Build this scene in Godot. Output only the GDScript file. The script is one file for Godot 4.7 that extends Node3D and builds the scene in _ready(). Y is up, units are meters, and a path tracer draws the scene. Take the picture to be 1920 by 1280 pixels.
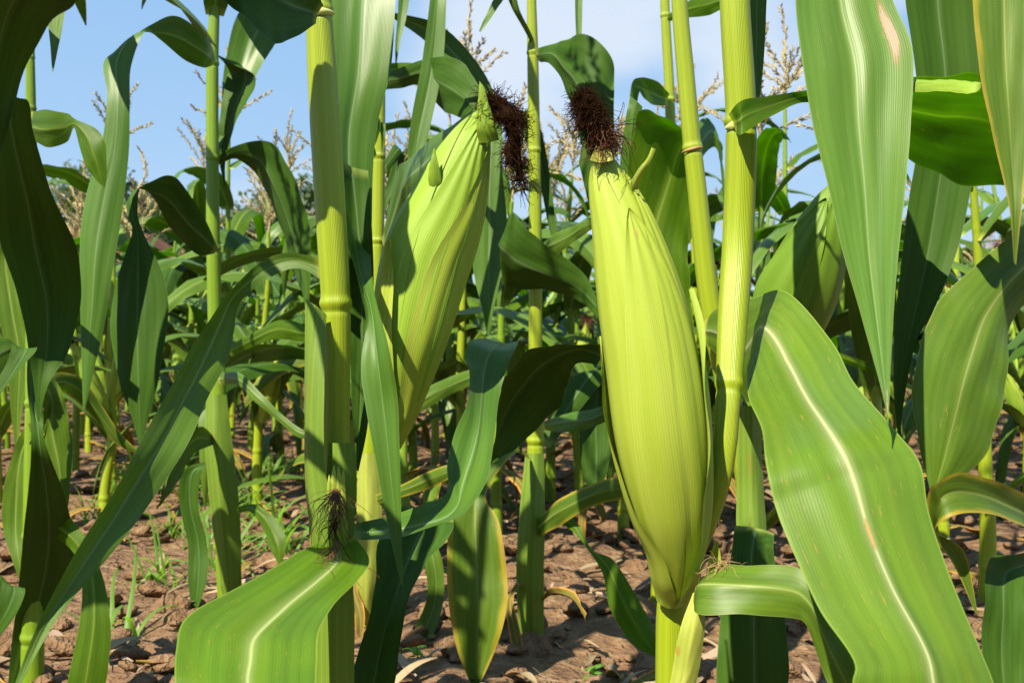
extends Node3D
# A sweet corn field: two main plants with ears in the near row, hand-shaped plants of
# the second row, and rows of corn running back to an earth bank and trees.

const FOCAL := 1844.0
const EYE := 0.42
var M := {}
var used := {}

func _ready() -> void:
	set_camera_and_light()
	make_materials()
	make_ground()
	make_trees()
	make_near_plants()
	make_second_row()
	make_field()
	make_small_things()

func set_camera_and_light() -> void:
	var cam := Camera3D.new()
	cam.name = "camera"
	cam.position = Vector3(0, EYE, 0)
	cam.fov = rad_to_deg(2.0 * atan(640.0 / FOCAL))
	cam.near = 0.02
	cam.far = 400.0
	var lens := CameraAttributesPhysical.new()
	lens.frustum_focal_length = 18.0
	lens.frustum_focus_distance = 0.74
	lens.exposure_aperture = 9.0
	lens.frustum_near = 0.02
	lens.frustum_far = 400.0
	add_child(cam)
	cam.attributes = lens
	cam.fov = rad_to_deg(2.0 * atan(640.0 / FOCAL))
	cam.current = true
	var env := Environment.new()
	env.background_mode = Environment.BG_SKY
	env.tonemap_mode = Environment.TONE_MAPPER_LINEAR
	env.tonemap_exposure = 2.0
	env.sdfgi_enabled = true
	env.ssao_enabled = true
	env.ssil_enabled = true
	var sky := Sky.new()
	var pano := PanoramaSkyMaterial.new()
	pano.panorama = ImageTexture.create_from_image(sky_image())
	pano.energy_multiplier = 0.49
	sky.sky_material = pano
	env.sky = sky
	env.background_energy_multiplier = 1.0
	var we := WorldEnvironment.new()
	we.name = "environment"
	we.environment = env
	add_child(we)
	var sun := DirectionalLight3D.new()
	sun.name = "sun"
	sun.light_energy = 1.6
	sun.light_color = Color(1.0, 0.95, 0.86)
	sun.light_angular_distance = 0.5
	sun.shadow_enabled = true
	add_child(sun)
	sun.look_at_from_position(Vector3.ZERO, Vector3(0.36, -0.745, -0.56), Vector3.UP)

func sky_image() -> Image:
	# blue air, paler towards the horizon, with thin soft cumulus wherever the noise is high
	var w := 1024
	var h := 512
	var nz := FastNoiseLite.new()
	nz.seed = 11
	nz.frequency = 1.0
	nz.fractal_octaves = 5
	var nb := FastNoiseLite.new()
	nb.seed = 5
	nb.frequency = 1.0
	nb.fractal_octaves = 2
	var img := Image.create(w, h, false, Image.FORMAT_RGBF)
	for j in h:
		var el := (0.5 - (j + 0.5) / h) * PI
		for i in w:
			if el < -0.1:
				img.set_pixel(i, j, Color(0.2, 0.2, 0.16))
				continue
			var az := (i + 0.5) / w * TAU
			var s: float = clampf(sin(maxf(el, 0.0)), 0.0, 1.0)
			var k := pow(1.0 - s, 3.2)
			var c := Color(0.25, 0.495, 0.88).lerp(Color(0.57, 0.8, 1.02), k)
			var d := Vector3(cos(az) * cos(el), sin(el) * 2.2, sin(az) * cos(el))
			var q := d * 2.3 + Vector3(5.2, 0.0, 1.7)
			var cl := nz.get_noise_3d(q.x, q.y, q.z) * 0.8 + nb.get_noise_3d(q.x * 0.5 + 4.0, q.y * 0.5, q.z * 0.5) * 0.7
			var a := smoothstep(0.1, 0.6, cl) * 0.6 * smoothstep(-0.02, 0.06, el)
			a = maxf(a, 0.25 * smoothstep(0.2, 0.0, el))
			c = c.lerp(Color(0.98, 1.0, 1.04), a)
			img.set_pixel(i, j, c)
	return img

# ---------------------------------------------------------------- helpers
func at(x: float, y: float, d: float) -> Vector3:
	# a place in the field, measured on the photograph at its own distance in metres
	return Vector3((x - 960.0) * d / FOCAL, EYE - (y - 640.0) * d / FOCAL, -d)

func rng_for(s: int) -> RandomNumberGenerator:
	var r := RandomNumberGenerator.new()
	r.seed = s * 7919 + 13
	return r

func numbered(called: String) -> String:
	if not used.has(called):
		used[called] = 0
		return called
	used[called] += 1
	return "%s_%03d" % [called, used[called]]

func tag(o: Node, label: String, category: String, group := "", kind := "") -> void:
	if label: o.set_meta("label", label)
	if category: o.set_meta("category", category)
	if group: o.set_meta("group", group)
	if kind: o.set_meta("kind", kind)

func thing(called: String, label: String, category: String, base := Vector3.ZERO, group := "") -> Node3D:
	var o := Node3D.new()
	o.name = numbered(called)
	add_child(o)
	o.position = base
	tag(o, label, category, group)
	return o

func part(parent: Node, called: String, mesh: Mesh, mat: Material) -> MeshInstance3D:
	var o := MeshInstance3D.new()
	o.name = called
	o.mesh = mesh
	if mat: o.material_override = mat
	parent.add_child(o, true)
	return o

func structure(called: String, mesh: Mesh, mat: Material, kind := "structure") -> MeshInstance3D:
	var o := MeshInstance3D.new()
	o.name = called
	o.mesh = mesh
	o.material_override = mat
	o.set_meta("kind", kind)
	add_child(o, true)
	return o

func shift(pts: PackedVector3Array, by: Vector3) -> PackedVector3Array:
	var o := PackedVector3Array()
	for p in pts: o.append(p - by)
	return o

func curve_at(pts: PackedVector3Array, f: float) -> Vector3:
	var n := pts.size()
	var i: int = clampi(int(floor(f)), 0, n - 2)
	var t := f - i
	var p1 := pts[i]
	var p2 := pts[i + 1]
	var p0 := pts[i - 1] if i > 0 else p1 * 2.0 - p2
	var p3 := pts[i + 2] if i + 2 < n else p2 * 2.0 - p1
	return p1.cubic_interpolate(p2, p0, p3, t)

func number_at(v: PackedFloat32Array, f: float) -> float:
	var n := v.size()
	var i: int = clampi(int(floor(f)), 0, n - 2)
	var p0: float = v[i - 1] if i > 0 else v[i] * 2.0 - v[i + 1]
	var p3: float = v[i + 2] if i + 2 < n else v[i + 1] * 2.0 - v[i]
	return cubic_interpolate(v[i], v[i + 1], p0, p3, f - i)

func grid_mesh(p: PackedVector3Array, rows: int, cols: int, closed := false, tints := PackedColorArray(), us := 1.0, vs := 1.0, flip := false) -> ArrayMesh:
	# rows x cols points into one smooth sheet or tube
	var nor := PackedVector3Array()
	var uv := PackedVector2Array()
	var idx := PackedInt32Array()
	nor.resize(rows * cols)
	uv.resize(rows * cols)
	for i in rows:
		for j in cols:
			var ja: int = j - 1 if j > 0 else (cols - 2 if closed else 0)
			var jb: int = j + 1 if j < cols - 1 else (1 if closed else cols - 1)
			var a: Vector3 = p[i * cols + jb] - p[i * cols + ja]
			var b: Vector3 = p[mini(i + 1, rows - 1) * cols + j] - p[maxi(i - 1, 0) * cols + j]
			var n := a.cross(b) if flip else b.cross(a)
			if n.length_squared() < 1e-18: n = Vector3.UP * 1e-6 if i == 0 else nor[(i - 1) * cols + j]
			nor[i * cols + j] = n.normalized()
			uv[i * cols + j] = Vector2(us * j / (cols - 1.0), vs * i / (rows - 1.0))
	for i in rows - 1:
		for j in cols - 1:
			var k := i * cols + j
			if flip: idx.append_array([k, k + cols, k + 1, k + 1, k + cols, k + cols + 1])
			else: idx.append_array([k, k + 1, k + cols, k + 1, k + cols + 1, k + cols])
	var arr := []
	arr.resize(Mesh.ARRAY_MAX)
	arr[Mesh.ARRAY_VERTEX] = p
	arr[Mesh.ARRAY_NORMAL] = nor
	arr[Mesh.ARRAY_TEX_UV] = uv
	arr[Mesh.ARRAY_INDEX] = idx
	if tints.size(): arr[Mesh.ARRAY_COLOR] = tints
	var m := ArrayMesh.new()
	m.add_surface_from_arrays(Mesh.PRIMITIVE_TRIANGLES, arr)
	return m

# ---------------------------------------------------------------- leaves
func blade(l: PackedVector3Array, r: PackedVector3Array, o := {}) -> ArrayMesh:
	# a corn leaf between its two edges: veined, folded along the midrib, rippled at the margins
	var n: int = o.get("n", (l.size() - 1) * 9)
	var m: int = o.get("m", 14)
	var fold: float = o.get("fold", 0.1)
	var rip: float = o.get("rip", 0.035)
	var freq: float = o.get("freq", 2.7)
	var ph: float = o.get("ph", 1.0)
	var rib: float = o.get("rib", 0.02)
	var mid: float = o.get("mid", 0.0)
	var p := PackedVector3Array()
	var last := Vector3.FORWARD
	for i in n + 1:
		var f := float(i) / n * (l.size() - 1)
		var a := curve_at(l, f)
		var b := curve_at(r, f)
		var g: float = minf(f + 0.04, l.size() - 1.0)
		var h: float = g - 0.08
		var t := (curve_at(l, g) + curve_at(r, g) - curve_at(l, h) - curve_at(r, h))
		var nn := (b - a).cross(t)
		if nn.length_squared() > 1e-14: last = nn.normalized()
		var w := (b - a).length()
		var v := float(i) / n
		var soft := smoothstep(0.0, 0.12, v) * smoothstep(1.0, 0.9, v)
		for j in m + 1:
			var s := float(j) / m
			var u := 2.0 * s - 1.0
			var c := u - mid
			var off := fold * (1.0 - pow(absf(u), 1.4))
			off += rib * exp(-c * c * 160.0)
			var side := 1.9 if u > 0.0 else 0.0
			off += rip * soft * pow(absf(u), 2.2) * (sin(freq * v * TAU + ph + side + 1.3 * sin(v * 5.0 + ph)) + 0.45 * sin(freq * 2.6 * v * TAU + ph * 2.0 + side * 1.7))
			off += 0.012 * sin(u * 9.0 + v * 17.0 + ph) * (1.0 - absf(u))
			p.append(a.lerp(b, s) + last * (off * w))
	return grid_mesh(p, n + 1, m + 1)

func leaf(plant: Node3D, st: Array, mat: Material, o := {}) -> MeshInstance3D:
	# stations [x1, y1, x2, y2, distance, more distance at the second edge]
	var l := PackedVector3Array()
	var r := PackedVector3Array()
	for s in st:
		var dd: float = s[5] if s.size() > 5 else 0.0
		l.append(at(s[0], s[1], s[4]) - plant.position)
		r.append(at(s[2], s[3], s[4] + dd) - plant.position)
	if not o.has("ph"): o.ph = float(st[0][0] + st[0][1]) * 0.37
	return part(plant, o.get("name", "leaf"), blade(l, r, o), mat)

func arched_leaf(base: Vector3, az: float, length: float, width: float, rise: float, droop: float, twist: float, r: RandomNumberGenerator, o := {}) -> ArrayMesh:
	# a leaf that leaves the stalk upwards, arches over and hangs
	var l := PackedVector3Array()
	var rr := PackedVector3Array()
	var c := base
	var k := 12
	var bend := r.randf_range(-0.5, 0.5)
	for i in k + 1:
		var s := float(i) / k
		var e := deg_to_rad(rise - droop * pow(s, 1.25))
		var a := az + bend * s
		var h := Vector3(cos(a), 0, sin(a))
		var t := h * cos(e) + Vector3.UP * sin(e)
		if i > 0: c += t * (length / k)
		var side := h.cross(Vector3.UP).normalized().rotated(t, twist * smoothstep(0.1, 0.9, s))
		var w := width * 0.5 * pow(1.0 - s, 0.62) * (1.0 - 0.62 * exp(-s * 8.0)) + 0.0008
		l.append(c - side * w)
		rr.append(c + side * w)
	var q := {"n": 16, "m": 6, "fold": 0.14, "rip": 0.06, "freq": r.randf_range(3, 5), "ph": r.randf() * 6.0, "rib": 0.0}
	q.merge(o, true)
	return blade(l, rr, q)

# ---------------------------------------------------------------- tubes and stalks
func tube(pts: PackedVector3Array, rad: PackedFloat32Array, sides: int, rows: int, o := {}) -> ArrayMesh:
	var p := PackedVector3Array()
	var x := Vector3.RIGHT
	var n := pts.size()
	for i in rows + 1:
		var f := float(i) / rows * (n - 1)
		var c := curve_at(pts, f)
		var g: float = minf(f + 0.05, n - 1.0)
		var t := (curve_at(pts, g) - curve_at(pts, g - 0.1)).normalized()
		x = x - t * x.dot(t)
		if x.length() < 0.01: x = t.cross(Vector3(0.3, 0.2, 1.0))
		x = x.normalized()
		var z := x.cross(t)
		var rr := number_at(rad, f)
		for j in sides + 1:
			var a := TAU * j / sides
			p.append(c + (x * cos(a) + z * sin(a)) * rr)
	return grid_mesh(p, rows + 1, sides + 1, true, PackedColorArray(), o.get("us", 1.0), o.get("vs", 1.0))

func stalk_mesh(pts: PackedVector3Array, rad: PackedFloat32Array, nodes: Array, sides := 18, fine := 0.0016, coarse := 0.02) -> ArrayMesh:
	# a stalk with a swollen ring and a groove at every node; nodes are heights (y)
	var n := pts.size()
	var fs: Array[float] = []
	var steps := 600
	var table := PackedFloat32Array()
	for i in steps + 1: table.append(curve_at(pts, float(i) / steps * (n - 1)).y)
	var y := table[0]
	var top := table[steps]
	var i := 0
	while y < top:
		while i < steps - 1 and table[i + 1] < y: i += 1
		var span: float = maxf(table[i + 1] - table[i], 1e-6)
		fs.append((i + clampf((y - table[i]) / span, 0.0, 1.0)) / steps * (n - 1))
		var step := coarse
		for q in nodes:
			if absf(q - y) < 0.016: step = fine
			elif q > y and q - y < coarse + 0.016: step = minf(step, maxf(fine, q - 0.0155 - y))
		y += step
	fs.append(n - 1.0)
	var p := PackedVector3Array()
	var tint := PackedColorArray()
	var x := Vector3.RIGHT
	for f in fs:
		var c := curve_at(pts, f)
		var g: float = minf(f + 0.04, n - 1.0)
		var t := (curve_at(pts, g) - curve_at(pts, g - 0.08)).normalized()
		x = (x - t * x.dot(t)).normalized()
		var z := x.cross(t)
		var rr := number_at(rad, f)
		var k := 1.0
		var col := Color(1, 1, 1)
		for q in nodes:
			var e: float = (c.y - q) / (rr * 2.0)
			k += 0.13 * exp(-pow((e - 0.16) / 0.16, 2.0)) - 0.07 * exp(-pow((e + 0.13) / 0.07, 2.0))
			col = col.lerp(Color(1.2, 1.02, 0.9), 0.75 * exp(-pow((e - 0.14) / 0.2, 2.0)))
			col = col.lerp(Color(0.72, 0.8, 0.8), 0.6 * exp(-pow((e + 0.12) / 0.05, 2.0)))
			col = col.lerp(Color(1.08, 1.1, 0.6), 0.5 * exp(-pow((e + 1.2) / 1.1, 2.0)))
		for j in sides + 1:
			var a := TAU * j / sides
			var flat := 1.0 - 0.05 * pow(maxf(0.0, cos(a * 1.0 + 0.6)), 6.0)
			p.append(c + (x * cos(a) + z * sin(a)) * rr * k * flat)
			tint.append(col)
	return grid_mesh(p, fs.size(), sides + 1, true, tint, 2.0, (top - table[0]) * 3.0)

func stalk(plant: Node3D, st: Array, nodes: Array, mat: Material, called := "stalk", sides := 22) -> MeshInstance3D:
	# stations [x, y, half width, distance], from the ground up; nodes: heights in metres
	var pts := PackedVector3Array()
	var rad := PackedFloat32Array()
	for s in st:
		pts.append(at(s[0], s[1], s[3]) - plant.position)
		rad.append(s[2] * s[3] / FOCAL)
	var local := []
	for q in nodes: local.append(q - plant.position.y)
	return part(plant, called, stalk_mesh(pts, rad, local, sides), mat)

func ht(y: float, d: float) -> float:
	return EYE - (y - 640.0) * d / FOCAL

func collar(plant: Node3D, x: float, y: float, half: float, d: float, tilt: float, mat: Material, from := -1.4, to := 1.4, high := 0.006) -> void:
	# the pale band where a blade leaves its sheath, wrapped round the front of the stalk
	var p := PackedVector3Array()
	var c := at(x, y, d) - plant.position
	var rr := half * d / FOCAL
	for i in 7:
		var v := i / 6.0
		for j in 17:
			var a := lerpf(from, to, j / 16.0)
			var h: float = high * (0.35 + 0.65 * pow(cos((j / 8.0 - 1.0) * 1.3), 2.0))
			var out := rr * (1.03 + 0.1 * sin(v * PI) + 0.05 * v)
			p.append(c + Vector3(sin(a) * out, (v - 0.5) * h + tilt * sin(a) * rr, cos(a) * out))
	part(plant, "collar", grid_mesh(p, 7, 17, false, PackedColorArray(), 1.0, 1.0, true), mat)

# ---------------------------------------------------------------- ears, silk, tassels
func ear_frame(ax: PackedVector3Array, f: float, face: Vector3) -> Basis:
	var g: float = minf(f + 0.05, ax.size() - 1.0)
	var t := (curve_at(ax, g) - curve_at(ax, g - 0.1)).normalized()
	var z := (face - t * face.dot(t)).normalized()
	return Basis(t.cross(z), t, z)

func ear_body(ax: PackedVector3Array, rad: PackedFloat32Array, face: Vector3, sides := 48, rows := 60, ridge := 0.012, flat := 0.9) -> ArrayMesh:
	var p := PackedVector3Array()
	var n := ax.size()
	for i in rows + 1:
		var f := float(i) / rows * (n - 1)
		var b := ear_frame(ax, f, face)
		var c := curve_at(ax, f)
		var rr: float = maxf(number_at(rad, f), 0.0003)
		for j in sides + 1:
			var a := TAU * j / sides
			var k := 1.0 + ridge * (sin(a * 13.0 + 0.5 * sin(f * 3.0)) + 0.6 * sin(a * 29.0 + 1.0 + f))
			p.append(c + (b.x * sin(a) + b.z * cos(a) * flat) * rr * k)
	return grid_mesh(p, rows + 1, sides + 1, true, PackedColorArray(), 3.0, 1.0, true)

func husk_leaf(ax: PackedVector3Array, rad: PackedFloat32Array, face: Vector3, q: Dictionary) -> ArrayMesh:
	# one husk wrapped round the ear: from f0 to f1 along the axis, phi its middle, wide its half angle
	var rows: int = q.get("rows", 40)
	var cols: int = q.get("cols", 18)
	var lift: float = q.get("lift", 0.0015)
	var edge: float = q.get("edge", 0.0)
	var tip: float = q.get("tip", 0.0)
	var flat: float = q.get("flat", 0.9)
	var p := PackedVector3Array()
	for i in rows + 1:
		var v := float(i) / rows
		var f: float = lerpf(q.f0, q.f1, v)
		var b := ear_frame(ax, minf(f, ax.size() - 1.0), face)
		var c := curve_at(ax, f)
		var rr: float = maxf(number_at(rad, minf(f, ax.size() - 1.0)), 0.0008)
		var wide: float = q.wide * pow(maxf(1.0 - pow(v, q.get("pow", 2.2)), 0.0), q.get("taper", 0.75)) + 0.012
		var mid: float = q.phi + q.get("turn", 0.0) * v
		for j in cols + 1:
			var u := 2.0 * j / cols - 1.0
			var a := mid + wide * u
			var up := lift + tip * pow(v, 5.0) + edge * pow(absf(u), 5.0) * (0.6 + 0.4 * sin(v * 21.0 + q.phi))
			up *= smoothstep(0.0, 0.14, v)
			up += q.get("bump", 0.0005) * sin(u * 11.0 + 0.7 * sin(v * 4.0))
			p.append(c + (b.x * sin(a) + b.z * cos(a) * flat) * (rr * 1.01 + up))
	return grid_mesh(p, rows + 1, cols + 1, false, PackedColorArray(), maxf(0.12, q.wide * 3.0 / TAU), absf(q.f1 - q.f0) / (ax.size() - 1.0), true)

func silk_mesh(root: Vector3, along: Vector3, spread: float, length: float, count: int, droop: float, thick: float, seed_: int, segs := 12, curl := 0.5) -> ArrayMesh:
	var r := rng_for(seed_)
	var st := SurfaceTool.new()
	st.begin(Mesh.PRIMITIVE_TRIANGLES)
	var base := 0
	for k in count:
		var d := (along + Vector3(r.randf_range(-1, 1), r.randf_range(-1, 1), r.randf_range(-1, 1)) * spread).normalized()
		var c := root + Vector3(r.randf_range(-1, 1), r.randf_range(-1, 1), r.randf_range(-1, 1)) * 0.003
		var len_ := length * r.randf_range(0.35, 1.0)
		var seg := len_ / segs
		var wob := Vector3(r.randf_range(-1, 1), r.randf_range(-1, 1), r.randf_range(-1, 1))
		for i in segs + 1:
			var x := d.cross(Vector3(0.31, 0.5, 0.8)).normalized()
			var z := x.cross(d).normalized()
			for j in 3:
				var a := TAU * j / 3.0
				var nn := x * cos(a) + z * sin(a)
				st.set_normal(nn)
				st.add_vertex(c + nn * thick * (1.0 - 0.5 * i / segs))
			if i < segs:
				for j in 3:
					var a0 := base + j
					var a1 := base + (j + 1) % 3
					for q in [a0, a1, a0 + 3, a1, a1 + 3, a0 + 3]: st.add_index(q)
			base += 3
			wob = (wob + Vector3(r.randf_range(-1, 1), r.randf_range(-1, 1), r.randf_range(-1, 1)) * 0.9).limit_length(1.2)
			d = (d + wob * curl * 0.6 + Vector3.DOWN * droop * (float(i) / segs)).normalized()
			c += d * seg
	return st.commit()

func silk_clump(ax: PackedVector3Array, rad: PackedFloat32Array, count: int, length: float, thick: float, seed_: int, curl: float) -> ArrayMesh:
	# a matted tuft: short curled strands started all through a tapering body
	var r := rng_for(seed_)
	var st := SurfaceTool.new()
	st.begin(Mesh.PRIMITIVE_TRIANGLES)
	for k in 40:
		var f := r.randf() * (ax.size() - 1)
		var c := curve_at(ax, f)
		var t := (curve_at(ax, minf(f + 0.1, ax.size() - 1.0)) - curve_at(ax, maxf(f - 0.1, 0.0))).normalized()
		var off := Vector3(r.randfn(), r.randfn(), r.randfn()).limit_length(1.6) * number_at(rad, f) * 0.6
		st.append_from(silk_mesh(c + off, t, 0.7, length, int(count / 40.0), 0.25, thick, seed_ * 100 + k, 10, curl), 0, Transform3D.IDENTITY)
	var inner := PackedFloat32Array()
	for q in rad: inner.append(q * 0.55)
	st.append_from(ear_body(ax, inner, Vector3.BACK, 14, 18, 0.12), 0, Transform3D.IDENTITY)
	return st.commit()

func spike_mesh(pts: PackedVector3Array, thick: float, grains: int, grain: float, r: RandomNumberGenerator) -> ArrayMesh:
	# a tassel branch: a thin stem set with paired spikelets
	var st := SurfaceTool.new()
	st.begin(Mesh.PRIMITIVE_TRIANGLES)
	var rad := PackedFloat32Array()
	for i in pts.size(): rad.append(thick * (1.0 - 0.5 * i / pts.size()))
	st.append_from(tube(pts, rad, 4, 10), 0, Transform3D.IDENTITY)
	var body := st.commit()
	st = SurfaceTool.new()
	st.begin(Mesh.PRIMITIVE_TRIANGLES)
	for k in grains:
		var f := (0.12 + 0.88 * k / grains) * (pts.size() - 1)
		var c := curve_at(pts, f)
		var t := (curve_at(pts, minf(f + 0.1, pts.size() - 1.0)) - c + Vector3(0, 1e-5, 0)).normalized()
		var x := t.cross(Vector3(r.randf_range(-1, 1), r.randf_range(-1, 1), r.randf_range(-1, 1))).normalized()
		var d := (t * 0.8 + x * 0.6).normalized()
		var y := d.cross(t + Vector3(0.01, 0, 0.02)).normalized()
		var z := d.cross(y)
		var len_ := grain * r.randf_range(0.8, 1.2)
		var w := len_ * 0.17
		var a := c + d * len_ * 0.5
		var ring := [a + y * w, a + z * w, a - y * w, a - z * w]
		for j in 4:
			var p: Vector3 = ring[j]
			var q: Vector3 = ring[(j + 1) % 4]
			for tri in [[c, p, q], [c + d * len_, q, p]]:
				st.set_normal(((p + q) * 0.5 - a).normalized())
				for v in tri: st.add_vertex(v)
	st.index()
	var grains_mesh := st.commit()
	st = SurfaceTool.new()
	st.begin(Mesh.PRIMITIVE_TRIANGLES)
	st.append_from(grains_mesh, 0, Transform3D.IDENTITY)
	st.append_from(body, 0, Transform3D.IDENTITY)
	return st.commit()

func tassel(parent: Node, top: Vector3, up: Vector3, size: float, seed_: int, branches := 11) -> void:
	var r := rng_for(seed_)
	var main := PackedVector3Array()
	for i in 5: main.append(top + up * size * (i / 4.0) + Vector3(r.randf_range(-1, 1), 0, r.randf_range(-1, 1)) * size * 0.015 * i)
	var t := part(parent, "tassel", spike_mesh(main, size * 0.011, 60, size * 0.05, r), M.straw)
	for b in branches:
		var f := 0.08 + 0.34 * b / branches
		var az := b * 2.4 + r.randf_range(-0.4, 0.4)
		var c := top + up * size * f
		var len_ := size * r.randf_range(0.42, 0.68) * (1.05 - 0.35 * float(b) / branches)
		var lean := r.randf_range(0.4, 1.0) * (1.1 - 0.35 * float(b) / branches)
		var pts := PackedVector3Array()
		for i in 6:
			var s := i / 5.0
			pts.append(c)
			var a := lean + s * r.randf_range(0.0, 0.45)
			c += (up * cos(a) + Vector3(cos(az), 0, sin(az)) * sin(a)).normalized() * len_ / 5.0
		part(t, "tassel_branch", spike_mesh(pts, size * 0.006, 30, size * 0.05, r), M.straw)

# ---------------------------------------------------------------- materials
func leaf_texture(seed_: int, specks: float, margin: float, ribs := 1.0, stains := []) -> ImageTexture:
	# colour only: fine pale veins, a whitish midrib, rust and yellow flecks drawn out along the veins
	var w := 256
	var h := 768
	var r := rng_for(seed_)
	var vein := PackedFloat32Array()
	for i in w:
		var u := i / float(w) * 2.0 - 1.0
		var a := 0.5 + 0.5 * sin(i * TAU / 5.12)
		vein.append(0.95 + 0.07 * a + r.randf_range(-0.06, 0.06) + 0.07 * sin(u * 9.0 + seed_) + 0.06 * sin(u * 31.0 + seed_ * 2.0) + (0.05 if i % 16 == 5 else 0.0))
	var big := FastNoiseLite.new()
	big.seed = seed_
	big.frequency = 0.01
	var fleck := FastNoiseLite.new()
	fleck.seed = seed_ + 1
	fleck.noise_type = FastNoiseLite.TYPE_SIMPLEX
	fleck.frequency = 0.06
	var fine := FastNoiseLite.new()
	fine.seed = seed_ + 2
	fine.frequency = 0.2
	var data := PackedByteArray()
	data.resize(w * h * 3)
	for j in h:
		var v := j / float(h)
		var ribw := lerpf(0.062, 0.018, v) * ribs
		for i in w:
			var u := (i + 0.5) / w * 2.0 - 1.0
			var k: float = vein[i] * (1.0 + 0.16 * big.get_noise_2d(i * 0.8, j * 0.35) + 0.05 * fine.get_noise_2d(i, j * 0.1))
			var c := Vector3(0.067, 0.136, 0.013) * k
			var n2 := big.get_noise_2d(i * 1.1 + 300.0, j * 0.22)
			c = c.lerp(Vector3(0.11, 0.175, 0.016), clampf(n2 * 0.7, 0.0, 0.4))
			var f := fleck.get_noise_2d(i * 1.7, j * 0.2) + 0.16 * big.get_noise_2d(i * 1.5 + 90.0, j * 0.9) + 0.05 * fine.get_noise_2d(i, j * 0.5) - 0.1
			var cut := 0.86 - 0.24 * specks
			if f > cut: c = c.lerp(Vector3(0.19, 0.2, 0.03), smoothstep(cut, cut + 0.12, f) * 0.7)
			if f < -cut - 0.13: c = c.lerp(Vector3(0.22, 0.16, 0.05), smoothstep(-cut - 0.13, -cut - 0.2, f) * 0.7)
			var e := absf(u) + 0.12 * big.get_noise_2d(i * 2.0, j * 1.1)
			c = c.lerp(Vector3(0.3, 0.26, 0.03), margin * smoothstep(0.7, 0.95, e))
			c = c.lerp(Vector3(0.3, 0.17, 0.07), margin * smoothstep(0.95, 1.05, e))
			if absf(u) > 0.975: c = c.lerp(Vector3(0.2, 0.28, 0.08), 0.4)
			var rib := maxf(exp(-pow(u / ribw, 2.0) * 2.0), 0.35 * exp(-pow(u / ribw, 2.0) * 0.25))
			c = c.lerp(Vector3(0.26, 0.33, 0.13) if ribs == 1.0 else Vector3(0.32, 0.36, 0.27), rib * (lerpf(0.95, 0.4, v) if ribs == 1.0 else 0.9))
			for q in stains:
				var e2 := Vector2((u - q[0]) / q[2], (v - q[1]) / q[3]).length() + 0.25 * fine.get_noise_2d(i * 2.0, j) + 0.2 * big.get_noise_2d(i * 6.0, j * 3.0)
				if e2 < 1.2: c = c.lerp(Vector3(0.2, 0.12, 0.03), smoothstep(1.2, 0.95, e2) * 0.6).lerp(Vector3(0.3, 0.21, 0.12), smoothstep(1.0, 0.7, e2) * 0.95)
			c = c.lerp(Vector3(0.42, 0.44, 0.1), 0.8 * smoothstep(0.035, 0.0, v))
			var col := Color(c.x, c.y, c.z).linear_to_srgb()
			var o := (j * w + i) * 3
			data[o] = clampi(int(col.r * 255.0), 0, 255)
			data[o + 1] = clampi(int(col.g * 255.0), 0, 255)
			data[o + 2] = clampi(int(col.b * 255.0), 0, 255)
	var img := Image.create_from_data(w, h, false, Image.FORMAT_RGB8, data)
	img.generate_mipmaps()
	return ImageTexture.create_from_image(img)

func vein_relief(w: int, h: int, period: float, seed_: int) -> ImageTexture:
	var r := rng_for(seed_)
	var img := Image.create(w, h, false, Image.FORMAT_L8)
	var nz := FastNoiseLite.new()
	nz.seed = seed_
	nz.frequency = 0.03
	var line := PackedFloat32Array()
	for i in w: line.append(0.5 + 0.3 * sin(i * TAU / period) + r.randf_range(-0.1, 0.1))
	for j in h:
		for i in w:
			var k: float = line[i] + 0.12 * nz.get_noise_2d(i * 1.5, j * 0.4)
			img.set_pixel(i, j, Color(k, k, k))
	return ImageTexture.create_from_image(img)

func streak_texture(w: int, h: int, a: Vector3, b: Vector3, spot: Vector3, spots: float, seed_: int, period: float) -> ImageTexture:
	# husk or rind: streaks along the length between two tones, a few spots
	var r := rng_for(seed_)
	var line := PackedFloat32Array()
	for i in w: line.append(clampf(0.5 + 0.28 * sin(i * TAU / period) + 0.22 * sin(i * TAU / (w / 5.0) + 1.0) + r.randf_range(-0.3, 0.3), 0.0, 1.0))
	var nz := FastNoiseLite.new()
	nz.seed = seed_
	nz.frequency = 0.02
	var img := Image.create(w, h, false, Image.FORMAT_RGB8)
	for j in h:
		for i in w:
			var k: float = clampf(line[i] + 0.35 * nz.get_noise_2d(i * 0.6, j * 0.35), 0.0, 1.0)
			var c := a.lerp(b, k)
			var n2 := nz.get_noise_2d(i * 1.4 + 700.0, j * 0.8)
			if n2 > 0.62 - spots: c = c.lerp(spot, smoothstep(0.62 - spots, 0.75 - spots, n2) * 0.5)
			img.set_pixel(i, j, Color(c.x, c.y, c.z).linear_to_srgb())
	img.generate_mipmaps()
	return ImageTexture.create_from_image(img)

func leaf_material(tex: Texture2D, relief: Texture2D, tint: Color, through: float, rough: float) -> StandardMaterial3D:
	var m := StandardMaterial3D.new()
	m.albedo_texture = tex
	m.albedo_color = tint.linear_to_srgb()
	m.roughness = rough
	m.metallic_specular = 0.38
	m.cull_mode = BaseMaterial3D.CULL_DISABLED
	m.heightmap_enabled = true
	m.heightmap_texture = relief
	m.heightmap_scale = 0.006
	m.backlight_enabled = true
	m.backlight = Color(0.75, 1.0, 0.18) * through
	return m

func plain(c: Color, rough: float) -> StandardMaterial3D:
	var m := StandardMaterial3D.new()
	m.albedo_color = c.linear_to_srgb()
	m.roughness = rough
	m.cull_mode = BaseMaterial3D.CULL_DISABLED
	return m

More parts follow.
